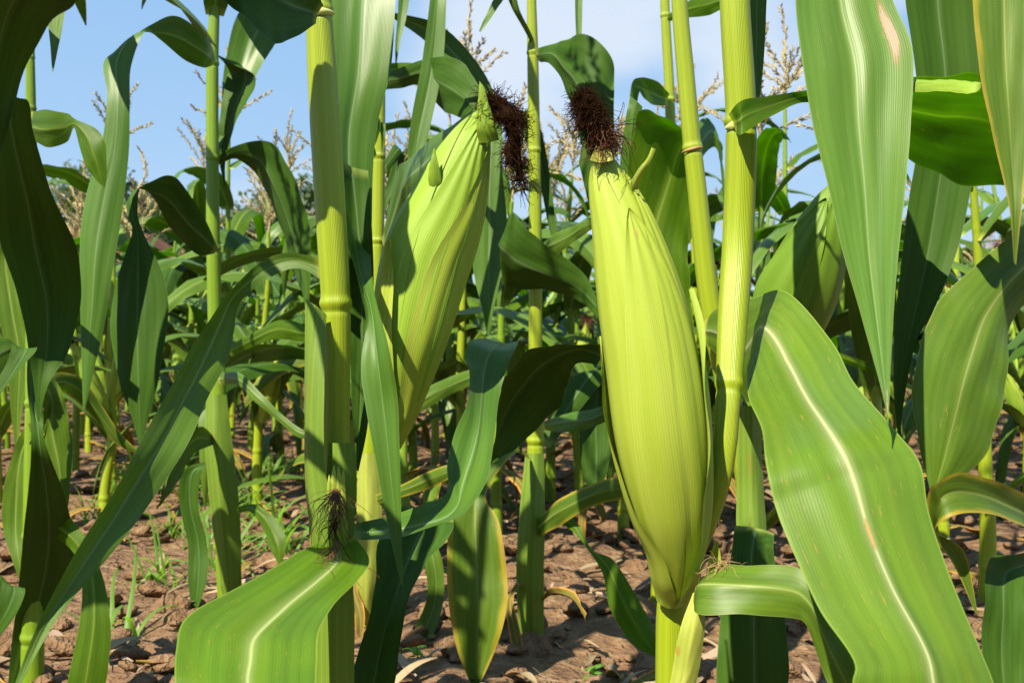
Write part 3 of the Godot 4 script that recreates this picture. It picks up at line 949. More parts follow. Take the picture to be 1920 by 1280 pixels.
func plant_with_pale_ear() -> void:
	var d := 0.7
	var p := thing("corn_plant", "corn plant carrying the big pale yellow-green ear with black silk", "corn plant", Vector3(at(1258, 1740, d).x, 0, -d), "corn plants of the nearest row")
	stalk(p, [[1256, 1760, 31, d], [1258, 1280, 29, d], [1260, 1150, 29, d], [1268, 1095, 27, d], [1298, 1035, 23, d - 0.02], [1334, 950, 22, d - 0.035], [1357, 860, 22, d - 0.035], [1366, 740, 23.5, d - 0.025], [1374, 600, 28, d - 0.005], [1384, 450, 29, d + 0.015], [1390, 230, 28.5, d + 0.015], [1378, 0, 28, d + 0.015], [1374, -250, 24, d + 0.02], [1376, -800, 17, d + 0.02], [1380, -1500, 9, d + 0.02]],
		[ht(1118, d), ht(728, d - 0.025), ht(236, d + 0.015), ht(-190, d + 0.02), ht(-600, d + 0.02), ht(-1000, d + 0.02), ht(1480, d)], M.stalk)
	# leaf from the upper node: runs right behind the broad hanging leaf, underside glowing
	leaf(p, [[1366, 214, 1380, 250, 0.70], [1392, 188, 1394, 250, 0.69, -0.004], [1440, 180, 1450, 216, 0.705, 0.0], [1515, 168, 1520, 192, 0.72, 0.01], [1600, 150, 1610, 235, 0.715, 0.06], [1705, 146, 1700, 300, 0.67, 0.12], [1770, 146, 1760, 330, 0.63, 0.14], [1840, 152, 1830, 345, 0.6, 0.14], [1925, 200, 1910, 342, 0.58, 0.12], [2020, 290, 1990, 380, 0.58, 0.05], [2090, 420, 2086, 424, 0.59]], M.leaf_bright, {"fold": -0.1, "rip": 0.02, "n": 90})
	leaf(p, [[1705, 148, 1712, 172, 0.665, -0.02], [1770, 150, 1780, 172, 0.625, -0.02], [1826, 152, 1826, 174, 0.6, -0.015], [1850, 158, 1848, 162, 0.595]], M.husk_green, {"name": "leaf_margin", "fold": 0.1, "rip": 0.02, "rib": 0.0})
	collar(p, 1390, 232, 29, 0.715, 0.35, M.collar, -1.3, 1.5, 0.009)
	leaf(p, [[1392, -180, 1420, -200, 0.74], [1402, -90, 1446, -100, 0.76], [1404, 0, 1438, 0, 0.765], [1406, 110, 1433, 110, 0.765], [1412, 190, 1424, 190, 0.76], [1416, 250, 1418, 250, 0.755]], M.leaf, {"fold": 0.1})
	# broad grey-green leaf that hangs before everything at the right
	leaf(p, [[1365, -190, 1392, -190, 0.7], [1410, -300, 1440, -270, 0.67], [1470, -330, 1520, -300, 0.69], [1500, -230, 1600, -240, 0.685], [1495, -110, 1645, -120, 0.675], [1493, 0, 1674, 0, 0.662], [1506, 120, 1711, 95, 0.645], [1524, 230, 1707, 230, 0.63], [1552, 350, 1699, 350, 0.61], [1580, 470, 1686, 470, 0.585], [1612, 580, 1677, 580, 0.56], [1640, 680, 1671, 680, 0.535], [1660, 760, 1668, 760, 0.518], [1664, 798, 1666, 800, 0.512]], M.leaf_big, {"fold": 0.06, "rip": 0.018, "n": 110, "m": 20})
	# leaf below the ear: sheath, then blade to the right, folded down
	leaf(p, [[1300, 1110, 1322, 1130, 0.665], [1275, 1180, 1322, 1180, 0.66], [1262, 1250, 1312, 1250, 0.66], [1250, 1320, 1300, 1320, 0.66], [1228, 1500, 1290, 1500, 0.67]], M.sheath_pale, {"name": "sheath", "fold": -0.3, "rip": 0.02, "rib": 0.0})
	leaf(p, [[1322, 1082, 1300, 1128, 0.66], [1348, 1058, 1312, 1152, 0.65, -0.02], [1410, 1060, 1400, 1153, 0.64, -0.02], [1492, 1063, 1482, 1158, 0.63, -0.01], [1530, 1092, 1512, 1170, 0.62, 0.0], [1570, 1150, 1528, 1215, 0.61, 0.01], [1606, 1230, 1548, 1270, 0.6, 0.01], [1640, 1330, 1590, 1340, 0.6], [1690, 1450, 1686, 1452, 0.6]], M.leaf_flecked, {"fold": 0.14, "rip": 0.03})
	leaf(p, [[1330, 1135, 1316, 1145, 0.665], [1324, 1085, 1350, 1095, 0.66], [1332, 1040, 1352, 1048, 0.66], [1342, 1012, 1346, 1014, 0.66]], M.husk, {"name": "ear_shoot", "fold": -0.3, "rib": 0.0})
	part(p, "silk", silk_mesh(at(1352, 1060, 0.645) - p.position, Vector3(0.3, -0.35, 0.2), 0.9, 0.022, 60, 0.3, 0.00022, 95, 10, 0.5), M.silk_tan)
	pale_ear(p)
	upper_part(p, at(1380, -1500, d + 0.02), [[ht(-600, d), 4.4, 0.5, 0.07, 50.0], [ht(-1000, d), -0.5, 0.42, 0.06, 60.0]], 72)

func pale_ear(p: Node3D) -> void:
	var d := 0.655
	var ax := shift(PackedVector3Array([at(1261, 1122, 0.688), at(1266, 1040, 0.67), at(1256, 950, 0.66), at(1238, 820, 0.652), at(1220, 680, 0.65), at(1196, 550, 0.652), at(1168, 430, 0.655), at(1140, 340, 0.658), at(1127, 284, 0.66)]), p.position)
	var k := d / FOCAL
	var rad := PackedFloat32Array([31 * k, 45 * k, 70 * k, 84 * k, 84 * k, 77 * k, 59 * k, 38 * k, 14 * k])
	var face := Vector3(0.0, 0.1, 1.0)
	var e := part(p, "ear", ear_body(ax, rad, face, 64, 80, 0.003), M.husk)
	# outer husks: the shorter one in front with its dried tip, the flap at the right, the hairy-edged one at the left
	part(e, "husk_leaf", husk_leaf(ax, rad, face, {"f0": 0.4, "f1": 6.25, "phi": 0.62, "wide": 1.25, "lift": 0.0012, "edge": 0.0008, "turn": -0.4, "pow": 2.6, "bump": 0.0007}), M.husk)
	part(e, "husk_leaf", husk_leaf(ax, rad, face, {"f0": 0.2, "f1": 7.1, "phi": 1.2, "wide": 0.95, "lift": 0.001, "edge": 0.001, "turn": -0.35}), M.husk)
	part(e, "husk_leaf", husk_leaf(ax, rad, face, {"f0": 0.0, "f1": 4.9, "phi": 1.75, "wide": 1.75, "lift": 0.0035, "edge": 0.0045, "tip": 0.003, "turn": -0.5, "pow": 0.85, "taper": 0.95, "bump": 0.001}), M.husk_pale)
	part(e, "husk_leaf", husk_leaf(ax, rad, face, {"f0": 0.0, "f1": 4.5, "phi": -1.8, "wide": 2.0, "lift": 0.003, "edge": 0.002, "turn": -0.3, "pow": 0.85, "taper": 1.0}), M.husk)
	leaf_child(p, e, "husk_tip", [[1172, 462, 1212, 468, 0.634], [1179, 432, 1201, 438, 0.635], [1186, 410, 1193, 412, 0.638]], M.husk_dry, 0.15)
	leaf_child(p, e, "husk_tip", [[1178, 350, 1196, 356, 0.645], [1196, 318, 1206, 326, 0.635], [1213, 297, 1219, 304, 0.63], [1222, 276, 1230, 280, 0.628]], M.husk, 0.2)
	leaf_child(p, e, "husk_tip", [[1106, 300, 1150, 300, 0.64], [1112, 285, 1146, 285, 0.642], [1118, 272, 1138, 272, 0.645]], M.husk_dry, -0.2)
	var root := at(1122, 278, 0.655) - p.position
	var mass := shift(PackedVector3Array([at(1130, 290, 0.652), at(1122, 262, 0.65), at(1112, 232, 0.65), at(1100, 204, 0.652), at(1094, 184, 0.655)]), p.position)
	part(e, "silk", silk_clump(mass, PackedFloat32Array([13 * k, 19 * k, 22 * k, 20 * k, 9 * k]), 1600, 0.016, 0.0003, 83, 0.95), M.silk)
	part(e, "silk", silk_mesh(mass[2], Vector3(-0.4, 0.6, 0.2), 0.8, 0.03, 60, 0.4, 0.0003, 88, 14, 0.7), M.silk)
	part(e, "silk", silk_mesh(root + Vector3(0.003, 0.004, 0.006), Vector3(0.1, 0.5, 0.6), 0.9, 0.026, 160, 0.5, 0.00032, 84, 14, 0.8), M.silk_brown)
	part(e, "silk", silk_mesh(root + Vector3(0.004, 0.012, 0.004), Vector3(0.6, -0.35, 0.15), 0.4, 0.05, 26, 0.5, 0.0003, 85, 14, 0.6), M.silk)

func plant_behind_pale_stalk() -> void:
	var d := 0.95
	var p := thing("corn_plant", "corn plant leaning close behind the pale ear's stalk, with the big flecked leaf before it", "corn plant", Vector3(at(1430, 1455, d).x, 0, -d), "corn plants of the nearest row")
	stalk(p, [[1432, 1460, 27, d], [1425, 1280, 25, d], [1412, 1000, 22, d], [1392, 850, 21, d], [1362, 720, 20, d], [1330, 560, 19.5, d], [1308, 360, 18, d], [1296, 250, 17, d], [1286, 140, 16.5, d], [1274, 0, 15, d], [1266, -200, 13, d], [1262, -700, 9, d]],
		[ht(1300, d), ht(760, d), ht(282, d), ht(-120, d), ht(-420, d)], M.stalk)
	leaf(p, [[1384, 760, 1424, 760, 0.93], [1382, 900, 1432, 900, 0.93], [1382, 1020, 1440, 1040, 0.92], [1390, 1200, 1450, 1220, 0.92], [1400, 1450, 1460, 1450, 0.93]], M.sheath, {"name": "sheath", "fold": -0.35, "rib": 0.0})
	collar(p, 1298, 282, 18, 0.95, 0.25, M.collar_brown, -1.6, 1.6, 0.0035)
	# the great flecked leaf with a white midrib that comes down to the right, toward the viewer
	leaf(p, [[1322, 600, 1318, 640, 0.93], [1350, 575, 1350, 672, 0.89], [1410, 558, 1404, 755, 0.82], [1475, 547, 1402, 690, 0.74, -0.01], [1560, 640, 1404, 745, 0.69, -0.015], [1602, 718, 1428, 802, 0.625, -0.02], [1678, 806, 1436, 866, 0.54, -0.02], [1725, 868, 1456, 950, 0.52, -0.02], [1744, 960, 1492, 1045, 0.505, -0.02], [1785, 1085, 1538, 1145, 0.49, -0.02], [1838, 1215, 1600, 1240, 0.475, -0.02], [1866, 1295, 1608, 1310, 0.468, -0.02], [1900, 1420, 1720, 1520, 0.45], [1900, 1600, 1890, 1605, 0.45]], M.leaf_great, {"fold": 0.07, "rip": 0.008, "n": 120, "m": 22, "rib": 0.014})
	leaf(p, [[1378, 985, 1452, 1000, 0.9], [1366, 1080, 1452, 1040, 0.88], [1352, 1160, 1470, 1150, 0.87], [1345, 1300, 1478, 1280, 0.86], [1380, 1420, 1450, 1420, 0.86], [1420, 1500, 1424, 1500, 0.86]], M.leaf_deep, {"fold": -0.12})
	# dark broad leaf standing behind, between ear and stalk
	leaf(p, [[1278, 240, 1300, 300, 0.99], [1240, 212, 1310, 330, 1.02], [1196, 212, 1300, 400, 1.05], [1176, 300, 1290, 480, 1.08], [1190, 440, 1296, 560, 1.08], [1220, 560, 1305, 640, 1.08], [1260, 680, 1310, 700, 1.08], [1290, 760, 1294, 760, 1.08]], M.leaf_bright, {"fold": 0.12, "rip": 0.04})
	leaf(p, [[1180, 640, 1225, 640, 1.12], [1170, 480, 1230, 500, 1.12], [1162, 330, 1200, 330, 1.11], [1172, 230, 1198, 240, 1.1], [1182, 180, 1205, 200, 1.1]], M.leaf_blue, {"fold": 0.1})
	# green ear in the shade, leaning right
	var ax := shift(PackedVector3Array([at(1440, 700, 0.92), at(1470, 620, 0.91), at(1502, 530, 0.9), at(1530, 450, 0.89), at(1552, 380, 0.885), at(1562, 345, 0.88)]), p.position)
	var k := 0.9 / FOCAL
	var rad := PackedFloat32Array([20 * k, 58 * k, 66 * k, 52 * k, 26 * k, 5 * k])
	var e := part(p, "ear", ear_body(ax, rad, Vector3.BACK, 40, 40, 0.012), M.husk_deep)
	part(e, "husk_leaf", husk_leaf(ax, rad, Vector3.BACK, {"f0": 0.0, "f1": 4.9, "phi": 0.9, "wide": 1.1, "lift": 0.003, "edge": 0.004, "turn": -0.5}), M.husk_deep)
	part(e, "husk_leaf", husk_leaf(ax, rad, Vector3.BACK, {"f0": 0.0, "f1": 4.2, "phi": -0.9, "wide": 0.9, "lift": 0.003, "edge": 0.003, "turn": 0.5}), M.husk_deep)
	upper_part(p, at(1262, -700, d), [[ht(-120, d), 4.0, 0.5, 0.07, 50.0], [ht(-420, d), 5.6, 0.42, 0.06, 60.0]], 73)

func plant_behind_pale_ear() -> void:
	var d := 0.84
	var p := thing("corn_plant", "short corn plant hidden behind the pale ear, one dark folded leaf reaching left of it", "corn plant", Vector3(at(1268, 1560, d).x, 0, -d), "corn plants of the nearest row")
	stalk(p, [[1268, 1570, 24, d], [1262, 1280, 22, d], [1246, 1000, 20, d], [1215, 820, 18, d], [1180, 660, 16, d], [1172, 520, 12, d], [1166, 440, 7, d]], [ht(1280, d), ht(960, d), ht(665, d)], M.stalk)
	# leaf from the collar at the ear's left edge, folding left and down, underside dark
	leaf(p, [[1150, 640, 1152, 700, 0.8], [1132, 645, 1138, 690, 0.785], [1095, 645, 1085, 682, 0.77, 0.02], [1045, 650, 1062, 722, 0.76, 0.05], [985, 660, 1048, 760, 0.765, 0.06], [950, 705, 1012, 802, 0.78, 0.05], [934, 770, 965, 840, 0.79, 0.03], [926, 830, 940, 858, 0.8, 0.01], [922, 864, 925, 868, 0.81]], M.leaf_deep, {"fold": 0.16, "rip": 0.03})
	collar(p, 1160, 668, 30, 0.8, 0.0, M.collar, -1.8, 0.3, 0.012)

func plant_at_left_edge() -> void:
	var d := 0.66
	var p := thing("corn_plant", "dark shaded corn plant at the field's left edge, two wide leaves hanging", "corn plant", Vector3(at(-130, 1813, d).x, 0, -d), "corn plants of the nearest row")
	stalk(p, [[-130, 1813, 32, d], [-135, 1280, 30, d], [-140, 640, 28, d], [-150, 0, 25, d], [-150, -700, 18, d], [-150, -1500, 8, d]], [ht(1300, d), ht(820, d), ht(380, d), ht(-60, d), ht(-560, d)], M.stalk_green)
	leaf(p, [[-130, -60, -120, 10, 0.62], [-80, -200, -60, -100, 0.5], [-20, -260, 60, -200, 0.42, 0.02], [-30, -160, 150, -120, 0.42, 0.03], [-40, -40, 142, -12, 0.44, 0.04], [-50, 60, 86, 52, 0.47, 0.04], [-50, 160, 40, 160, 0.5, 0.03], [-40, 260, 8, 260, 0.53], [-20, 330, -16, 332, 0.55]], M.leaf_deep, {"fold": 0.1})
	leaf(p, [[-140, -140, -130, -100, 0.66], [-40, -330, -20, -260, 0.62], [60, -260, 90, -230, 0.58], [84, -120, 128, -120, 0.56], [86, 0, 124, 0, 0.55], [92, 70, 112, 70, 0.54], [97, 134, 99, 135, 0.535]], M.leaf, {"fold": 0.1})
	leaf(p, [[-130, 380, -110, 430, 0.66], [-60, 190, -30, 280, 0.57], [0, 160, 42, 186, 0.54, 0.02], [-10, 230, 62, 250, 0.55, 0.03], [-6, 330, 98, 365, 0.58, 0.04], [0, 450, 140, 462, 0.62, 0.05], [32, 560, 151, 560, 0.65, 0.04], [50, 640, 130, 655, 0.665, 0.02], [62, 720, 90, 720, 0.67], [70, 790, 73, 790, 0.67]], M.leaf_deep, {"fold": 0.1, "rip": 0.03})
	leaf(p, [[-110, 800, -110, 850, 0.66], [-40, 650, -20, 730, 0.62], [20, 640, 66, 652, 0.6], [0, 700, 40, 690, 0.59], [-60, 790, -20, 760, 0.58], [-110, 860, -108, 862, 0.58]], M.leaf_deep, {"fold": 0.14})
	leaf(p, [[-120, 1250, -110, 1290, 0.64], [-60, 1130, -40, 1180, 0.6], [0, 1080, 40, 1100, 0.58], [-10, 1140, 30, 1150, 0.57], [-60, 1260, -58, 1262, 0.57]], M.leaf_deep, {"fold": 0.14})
	upper_part(p, at(-150, -1500, d), [[0.6, 3.4, 0.5, 0.09, 45.0], [0.5, 2.9, 0.45, 0.09, 40.0], [1.0, 2.8, 0.55, 0.09, 50.0], [0.88, 3.3, 0.5, 0.085, 55.0], [0.8, 2.7, 0.5, 0.09, 50.0], [0.72, 2.2, 0.36, 0.085, 60.0], [ht(-560, d), 2.6, 0.5, 0.07, 50.0]], 74)

func plant_at_right_edge() -> void:
	var d := 0.72
	var p := thing("corn_plant", "corn plant at the field's right edge, wide dark leaves drooping behind the broad pale one", "corn plant", Vector3(at(2020, 1716, d).x, 0, -d), "corn plants of the nearest row")
	stalk(p, [[2020, 1720, 31, d], [2015, 1280, 29, d], [2010, 640, 27, d], [2000, 0, 24, d], [1995, -700, 17, d], [1995, -1400, 8, d]], [ht(1290, d), ht(900, d), ht(440, d), ht(-60, d), ht(-300, d), ht(-560, d)], M.stalk)
	# hanging far leaf, dark, banded with light
	leaf(p, [[2000, -260, 2000, -200, 0.74], [1930, -420, 1960, -330, 0.78], [1820, -420, 1880, -330, 0.82], [1730, -250, 1850, -240, 0.84], [1698, -100, 1838, -100, 0.845], [1699, 0, 1830, 0, 0.85], [1716, 120, 1838, 130, 0.85], [1724, 240, 1834, 240, 0.85], [1706, 370, 1822, 350, 0.845], [1690, 500, 1798, 460, 0.84], [1677, 620, 1756, 570, 0.835], [1676, 720, 1716, 650, 0.83], [1682, 800, 1692, 780, 0.825], [1690, 830, 1692, 830, 0.825]], M.leaf_deep, {"fold": 0.08, "rip": 0.025, "n": 100})
	# leaf at the upper corner
	leaf(p, [[1990, -70, 2000, -20, 0.7], [1940, -230, 1980, -150, 0.66], [1860, -200, 1960, -180, 0.62], [1826, -80, 1960, -60, 0.6], [1828, 30, 1956, 40, 0.585], [1838, 140, 1950, 140, 0.575], [1858, 240, 1940, 240, 0.57], [1880, 330, 1926, 330, 0.565], [1895, 400, 1916, 400, 0.56], [1902, 492, 1906, 496, 0.56]], M.leaf_edged, {"fold": 0.09, "rip": 0.02})
	# great drooping leaf, glowing green with deep shade
	leaf(p, [[2010, 420, 2010, 470, 0.71], [1960, 400, 1985, 520, 0.69], [1905, 432, 1935, 560, 0.68], [1852, 480, 1896, 610, 0.675], [1790, 535, 1890, 660, 0.67], [1752, 580, 1882, 730, 0.665], [1724, 650, 1872, 780, 0.66], [1708, 730, 1855, 845, 0.655], [1722, 820, 1815, 890, 0.65], [1738, 890, 1775, 918, 0.648], [1745, 922, 1750, 926, 0.647]], M.leaf_flecked, {"fold": -0.1, "rip": 0.03, "n": 80})
	# arching lower leaf with a brown midrib
	leaf(p, [[2010, 960, 2000, 1040, 0.7], [1960, 940, 1955, 1010, 0.66], [1900, 915, 1915, 985, 0.63], [1850, 896, 1866, 965, 0.61], [1800, 886, 1806, 962, 0.6], [1758, 905, 1768, 976, 0.6], [1742, 930, 1752, 1000, 0.61], [1748, 1000, 1775, 1010, 0.62], [1790, 1060, 1812, 1040, 0.63], [1830, 1150, 1834, 1150, 0.63]], M.leaf_edged, {"fold": 0.15, "rip": 0.03})
	leaf(p, [[2010, 1120, 2010, 1180, 0.7], [1960, 1040, 1960, 1090, 0.68], [1900, 1040, 1935, 1080, 0.66], [1858, 1048, 1930, 1110, 0.65], [1846, 1120, 1935, 1170, 0.64], [1842, 1210, 1932, 1240, 0.635], [1860, 1310, 1920, 1320, 0.63], [1890, 1400, 1894, 1402, 0.63]], M.leaf_deep, {"fold": 0.12})
	upper_part(p, at(1995, -1400, d), [[ht(-560, d), 0.6, 0.45, 0.065, 55.0]], 75)


# ---------------------------------------------------------------- the second row, seen between the near plants
func make_second_row() -> void:
	plant_with_hanging_leaf()
	plant_between_ears()
	plant_behind_slanted_ear()
	plant_far_left()
	plant_right_gap()
	plants_in_the_gaps()

func second(called_label: String, x_foot: float, y_foot: float, d: float) -> Node3D:
	var f := at(x_foot, y_foot, d)
	return thing("corn_plant", called_label, "corn plant", Vector3(f.x, 0, -d), "corn plants of the second row")

func foot(d: float) -> float:
	return 640.0 + EYE * FOCAL / d + 12.0

func plant_with_hanging_leaf() -> void:
	var d := 1.6
	var p := second("slim tall corn plant left of the thick stalk, its long leaf arching over and hanging", 430, 1110, d)
	stalk(p, [[432, foot(d), 23, d], [424, 980, 24, d], [412, 820, 20, d], [404, 640, 14, d], [400, 480, 13, d], [398, 300, 12, d], [398, 120, 11.5, d], [402, 0, 9.5, d], [402, -180, 7, d], [402, -320, 4, d]],
		[ht(1030, d), ht(860, d), ht(706, d), ht(470, d), ht(300, d), ht(122, d), ht(-60, d)], M.stalk_green, "stalk", 14)
	leaf(p, [[386, 740, 424, 740, 1.57], [384, 840, 436, 840, 1.56], [392, 940, 448, 940, 1.56], [408, 1060, 452, 1060, 1.57], [416, 1120, 450, 1120, 1.58]], M.sheath, {"name": "sheath", "fold": -0.35, "rib": 0.0, "m": 10})
	leaf(p, [[405, 112, 396, 124, 1.57], [388, 72, 378, 126, 1.5, 0.02], [332, 30, 345, 112, 1.45, 0.04], [282, 46, 300, 74, 1.42, 0.02], [224, 88, 272, 58, 1.4, 0.0], [193, 118, 246, 122, 1.38], [200, 178, 243, 190, 1.36], [192, 260, 240, 290, 1.35], [164, 350, 228, 400, 1.34], [150, 440, 212, 505, 1.33], [150, 560, 196, 600, 1.32], [152, 680, 174, 700, 1.31], [155, 772, 157, 774, 1.3]], M.leaf_blue, {"fold": -0.1, "rip": 0.03, "n": 100})
	leaf(p, [[408, 464, 400, 476, 1.57], [378, 400, 368, 476, 1.5, 0.03], [330, 332, 322, 432, 1.45, 0.05], [282, 340, 292, 378, 1.42, 0.03], [238, 372, 264, 350, 1.4], [240, 410, 258, 400, 1.39], [246, 440, 270, 440, 1.385], [215, 540, 306, 520, 1.38], [205, 620, 314, 600, 1.37], [222, 710, 300, 700, 1.36], [246, 780, 278, 780, 1.355], [262, 840, 264, 842, 1.35]], M.leaf_deep, {"fold": -0.1, "rip": 0.04, "n": 90})
	leaf(p, [[396, 300, 404, 300, 1.6], [412, 220, 432, 230, 1.65], [420, 130, 478, 145, 1.7], [446, 26, 520, 72, 1.72], [500, -40, 560, 20, 1.74], [545, -40, 580, 10, 1.76], [590, 40, 594, 44, 1.78]], M.leaf_blue, {"fold": -0.14, "rip": 0.04})
	leaf(p, [[404, 100, 414, 110, 1.62], [425, 130, 480, 150, 1.66, -0.03], [415, 200, 450, 210, 1.64, -0.02], [408, 280, 424, 290, 1.63], [420, 350, 422, 352, 1.62]], M.leaf_deep, {"fold": 0.12})
	leaf(p, [[408, 700, 412, 722, 1.56], [450, 700, 446, 722, 1.5], [490, 738, 476, 752, 1.47], [530, 778, 520, 788, 1.46], [570, 806, 565, 822, 1.45], [600, 800, 602, 803, 1.44]], M.leaf, {"fold": 0.1})
	leaf(p, [[444, 950, 446, 962, 1.55], [478, 945, 470, 960, 1.5], [512, 968, 492, 990, 1.48], [535, 1010, 508, 1030, 1.46], [528, 1062, 524, 1064, 1.45]], M.leaf_bright, {"fold": 0.1})
	leaf(p, [[404, 820, 414, 828, 1.57], [372, 800, 366, 850, 1.5], [340, 850, 330, 905, 1.46], [320, 880, 300, 950, 1.44], [296, 950, 290, 952, 1.44]], M.leaf, {"fold": 0.1})
	leaf(p, [[415, 860, 424, 870, 1.62], [345, 880, 380, 880, 1.6], [335, 940, 372, 950, 1.6], [352, 1020, 388, 1020, 1.6], [352, 1090, 386, 1090, 1.58], [360, 1160, 364, 1160, 1.57]], M.leaf_deep, {"fold": 0.12})
	# dark leaf arching right, its underside seen
	leaf(p, [[404, 296, 406, 310, 1.62], [440, 274, 444, 298, 1.6, 0.02], [505, 265, 484, 330, 1.58, 0.05], [545, 315, 510, 390, 1.57, 0.06], [572, 395, 535, 460, 1.57, 0.05], [583, 480, 556, 520, 1.57, 0.03], [580, 560, 570, 565, 1.57], [574, 610, 572, 612, 1.57]], M.leaf_deep, {"fold": 0.1, "rip": 0.03})
	leaf(p, [[426, 650, 434, 668, 1.56], [470, 625, 478, 648, 1.5], [524, 600, 520, 636, 1.46], [560, 606, 566, 640, 1.44], [588, 628, 586, 640, 1.43], [610, 690, 608, 692, 1.42]], M.leaf_bright, {"fold": 0.12})
	upper_part(p, at(402, -320, d), [[0.95, 1.2, 0.5, 0.07, 50.0], [1.05, 4.2, 0.5, 0.07, 50.0], [0.9, 2.9, 0.45, 0.07, 55.0], [ht(-60, d), 0.4, 0.45, 0.055, 55.0]], 76)

func plant_between_ears() -> void:
	var d := 1.4
	var p := second("slim tall corn plant standing in the gap between the two big ears", 1000, 1190, d)
	stalk(p, [[1000, foot(d), 20, d], [1000, 1060, 20, d], [1004, 900, 17, d], [1004, 700, 13.5, d], [1004, 480, 12.5, d], [1002, 280, 11.5, d], [999, 100, 10.5, d], [996, -60, 8, d], [994, -400, 4, d]],
		[ht(1120, d), ht(965, d), ht(830, d), ht(478, d), ht(285, d), ht(102, d), ht(-90, d)], M.stalk, "stalk", 14)
	leaf(p, [[985, 850, 1020, 850, 1.37], [975, 950, 1022, 960, 1.36], [968, 1060, 1020, 1060, 1.36], [972, 1200, 1020, 1200, 1.38]], M.sheath, {"name": "sheath", "fold": -0.35, "rib": 0.0, "m": 10})
	leaf(p, [[1003, 92, 1012, 116, 1.37], [1040, 80, 1034, 122, 1.32], [1062, 74, 1066, 170, 1.29, 0.02], [1105, 66, 1082, 240, 1.27, 0.02], [1146, 110, 1086, 300, 1.26], [1152, 200, 1096, 350, 1.255], [1150, 300, 1110, 410, 1.25], [1140, 400, 1124, 470, 1.25], [1134, 520, 1132, 522, 1.25]], M.leaf_deep, {"fold": 0.1, "rip": 0.05})
	leaf(p, [[1010, 462, 1010, 480, 1.37], [1040, 438, 1044, 476, 1.32], [1072, 425, 1078, 452, 1.3], [1100, 412, 1104, 434, 1.28], [1125, 415, 1127, 418, 1.27]], M.leaf, {"fold": 0.12})
	leaf(p, [[998, 478, 1000, 500, 1.38], [960, 402, 940, 520, 1.34, 0.03], [980, 420, 960, 540, 1.33, 0.05], [1040, 470, 1020, 545, 1.32, 0.05], [1090, 510, 1080, 560, 1.31, 0.03], [1120, 560, 1116, 590, 1.3], [1150, 640, 1152, 642, 1.3]], M.leaf_deep, {"fold": 0.1})
	leaf(p, [[996, 290, 1006, 290, 1.42], [968, 220, 990, 205, 1.44], [985, 240, 1012, 235, 1.43], [1010, 330, 1030, 320, 1.42], [1030, 430, 1042, 420, 1.41], [1048, 480, 1050, 482, 1.4]], M.leaf_deep, {"fold": 0.08})
	leaf(p, [[1000, 90, 1006, 84, 1.4], [985, 60, 992, 54, 1.38], [962, 20, 975, 20, 1.36], [940, -20, 960, -30, 1.35], [915, 20, 940, 5, 1.34], [898, 58, 902, 60, 1.33]], M.leaf, {"fold": 0.1})
	# leaves near the ground
	leaf(p, [[998, 985, 1002, 1012, 1.37], [1050, 935, 1050, 985, 1.3], [1110, 908, 1110, 950, 1.26], [1160, 895, 1170, 935, 1.23], [1210, 920, 1212, 924, 1.22]], M.leaf_edged, {"fold": 0.12})
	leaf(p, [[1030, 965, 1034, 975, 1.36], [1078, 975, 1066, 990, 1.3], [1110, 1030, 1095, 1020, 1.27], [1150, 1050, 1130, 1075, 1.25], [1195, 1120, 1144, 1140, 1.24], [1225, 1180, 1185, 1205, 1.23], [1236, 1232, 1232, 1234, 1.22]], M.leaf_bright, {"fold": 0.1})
	leaf(p, [[1018, 790, 1022, 806, 1.37], [1060, 776, 1050, 810, 1.32], [1105, 768, 1100, 805, 1.28], [1150, 760, 1160, 782, 1.26], [1200, 790, 1202, 794, 1.25]], M.leaf_blue, {"fold": 0.1})
	leaf(p, [[1010, 830, 1030, 840, 1.45], [1080, 700, 1150, 700, 1.5], [1085, 790, 1150, 790, 1.5], [1092, 880, 1144, 860, 1.49], [1115, 950, 1118, 950, 1.48]], M.leaf_deep, {"fold": 0.12})
	# hanging leaf with yellowed margin and pale midrib
	leaf(p, [[990, 850, 998, 865, 1.36], [930, 830, 965, 850, 1.28], [885, 905, 912, 925, 1.24], [846, 965, 936, 980, 1.22], [838, 1050, 950, 1070, 1.21], [842, 1140, 950, 1140, 1.2], [858, 1220, 928, 1220, 1.2], [888, 1296, 892, 1298, 1.2]], M.leaf_edged, {"fold": 0.08, "rip": 0.03})
	leaf(p, [[968, 1090, 982, 1090, 1.36], [950, 1130, 962, 1120, 1.34], [955, 1190, 975, 1180, 1.33], [968, 1240, 985, 1235, 1.32], [975, 1300, 990, 1300, 1.31], [985, 1340, 988, 1340, 1.3]], M.leaf_dry, {"fold": 0.2, "rip": 0.1})
	leaf(p, [[1010, 1130, 1020, 1120, 1.37], [1035, 1100, 1050, 1115, 1.34], [1075, 1110, 1085, 1135, 1.32], [1100, 1150, 1098, 1165, 1.31]], M.leaf_dry, {"fold": 0.2, "rip": 0.1})
	leaf(p, [[994, -200, 1000, -180, 1.4], [1040, -280, 1060, -230, 1.35], [1080, -160, 1104, -150, 1.31], [1078, -30, 1094, -30, 1.3], [1080, 60, 1091, 60, 1.29], [1087, 146, 1089, 147, 1.28]], M.leaf_blue, {"fold": 0.12})
	upper_part(p, at(994, -400, d), [[1.0, 1.4, 0.45, 0.07, 55.0], [1.02, 4.4, 0.5, 0.07, 50.0], [0.95, 3.0, 0.4, 0.06, 55.0], [ht(-90, d), 0.9, 0.42, 0.05, 60.0]], 77)

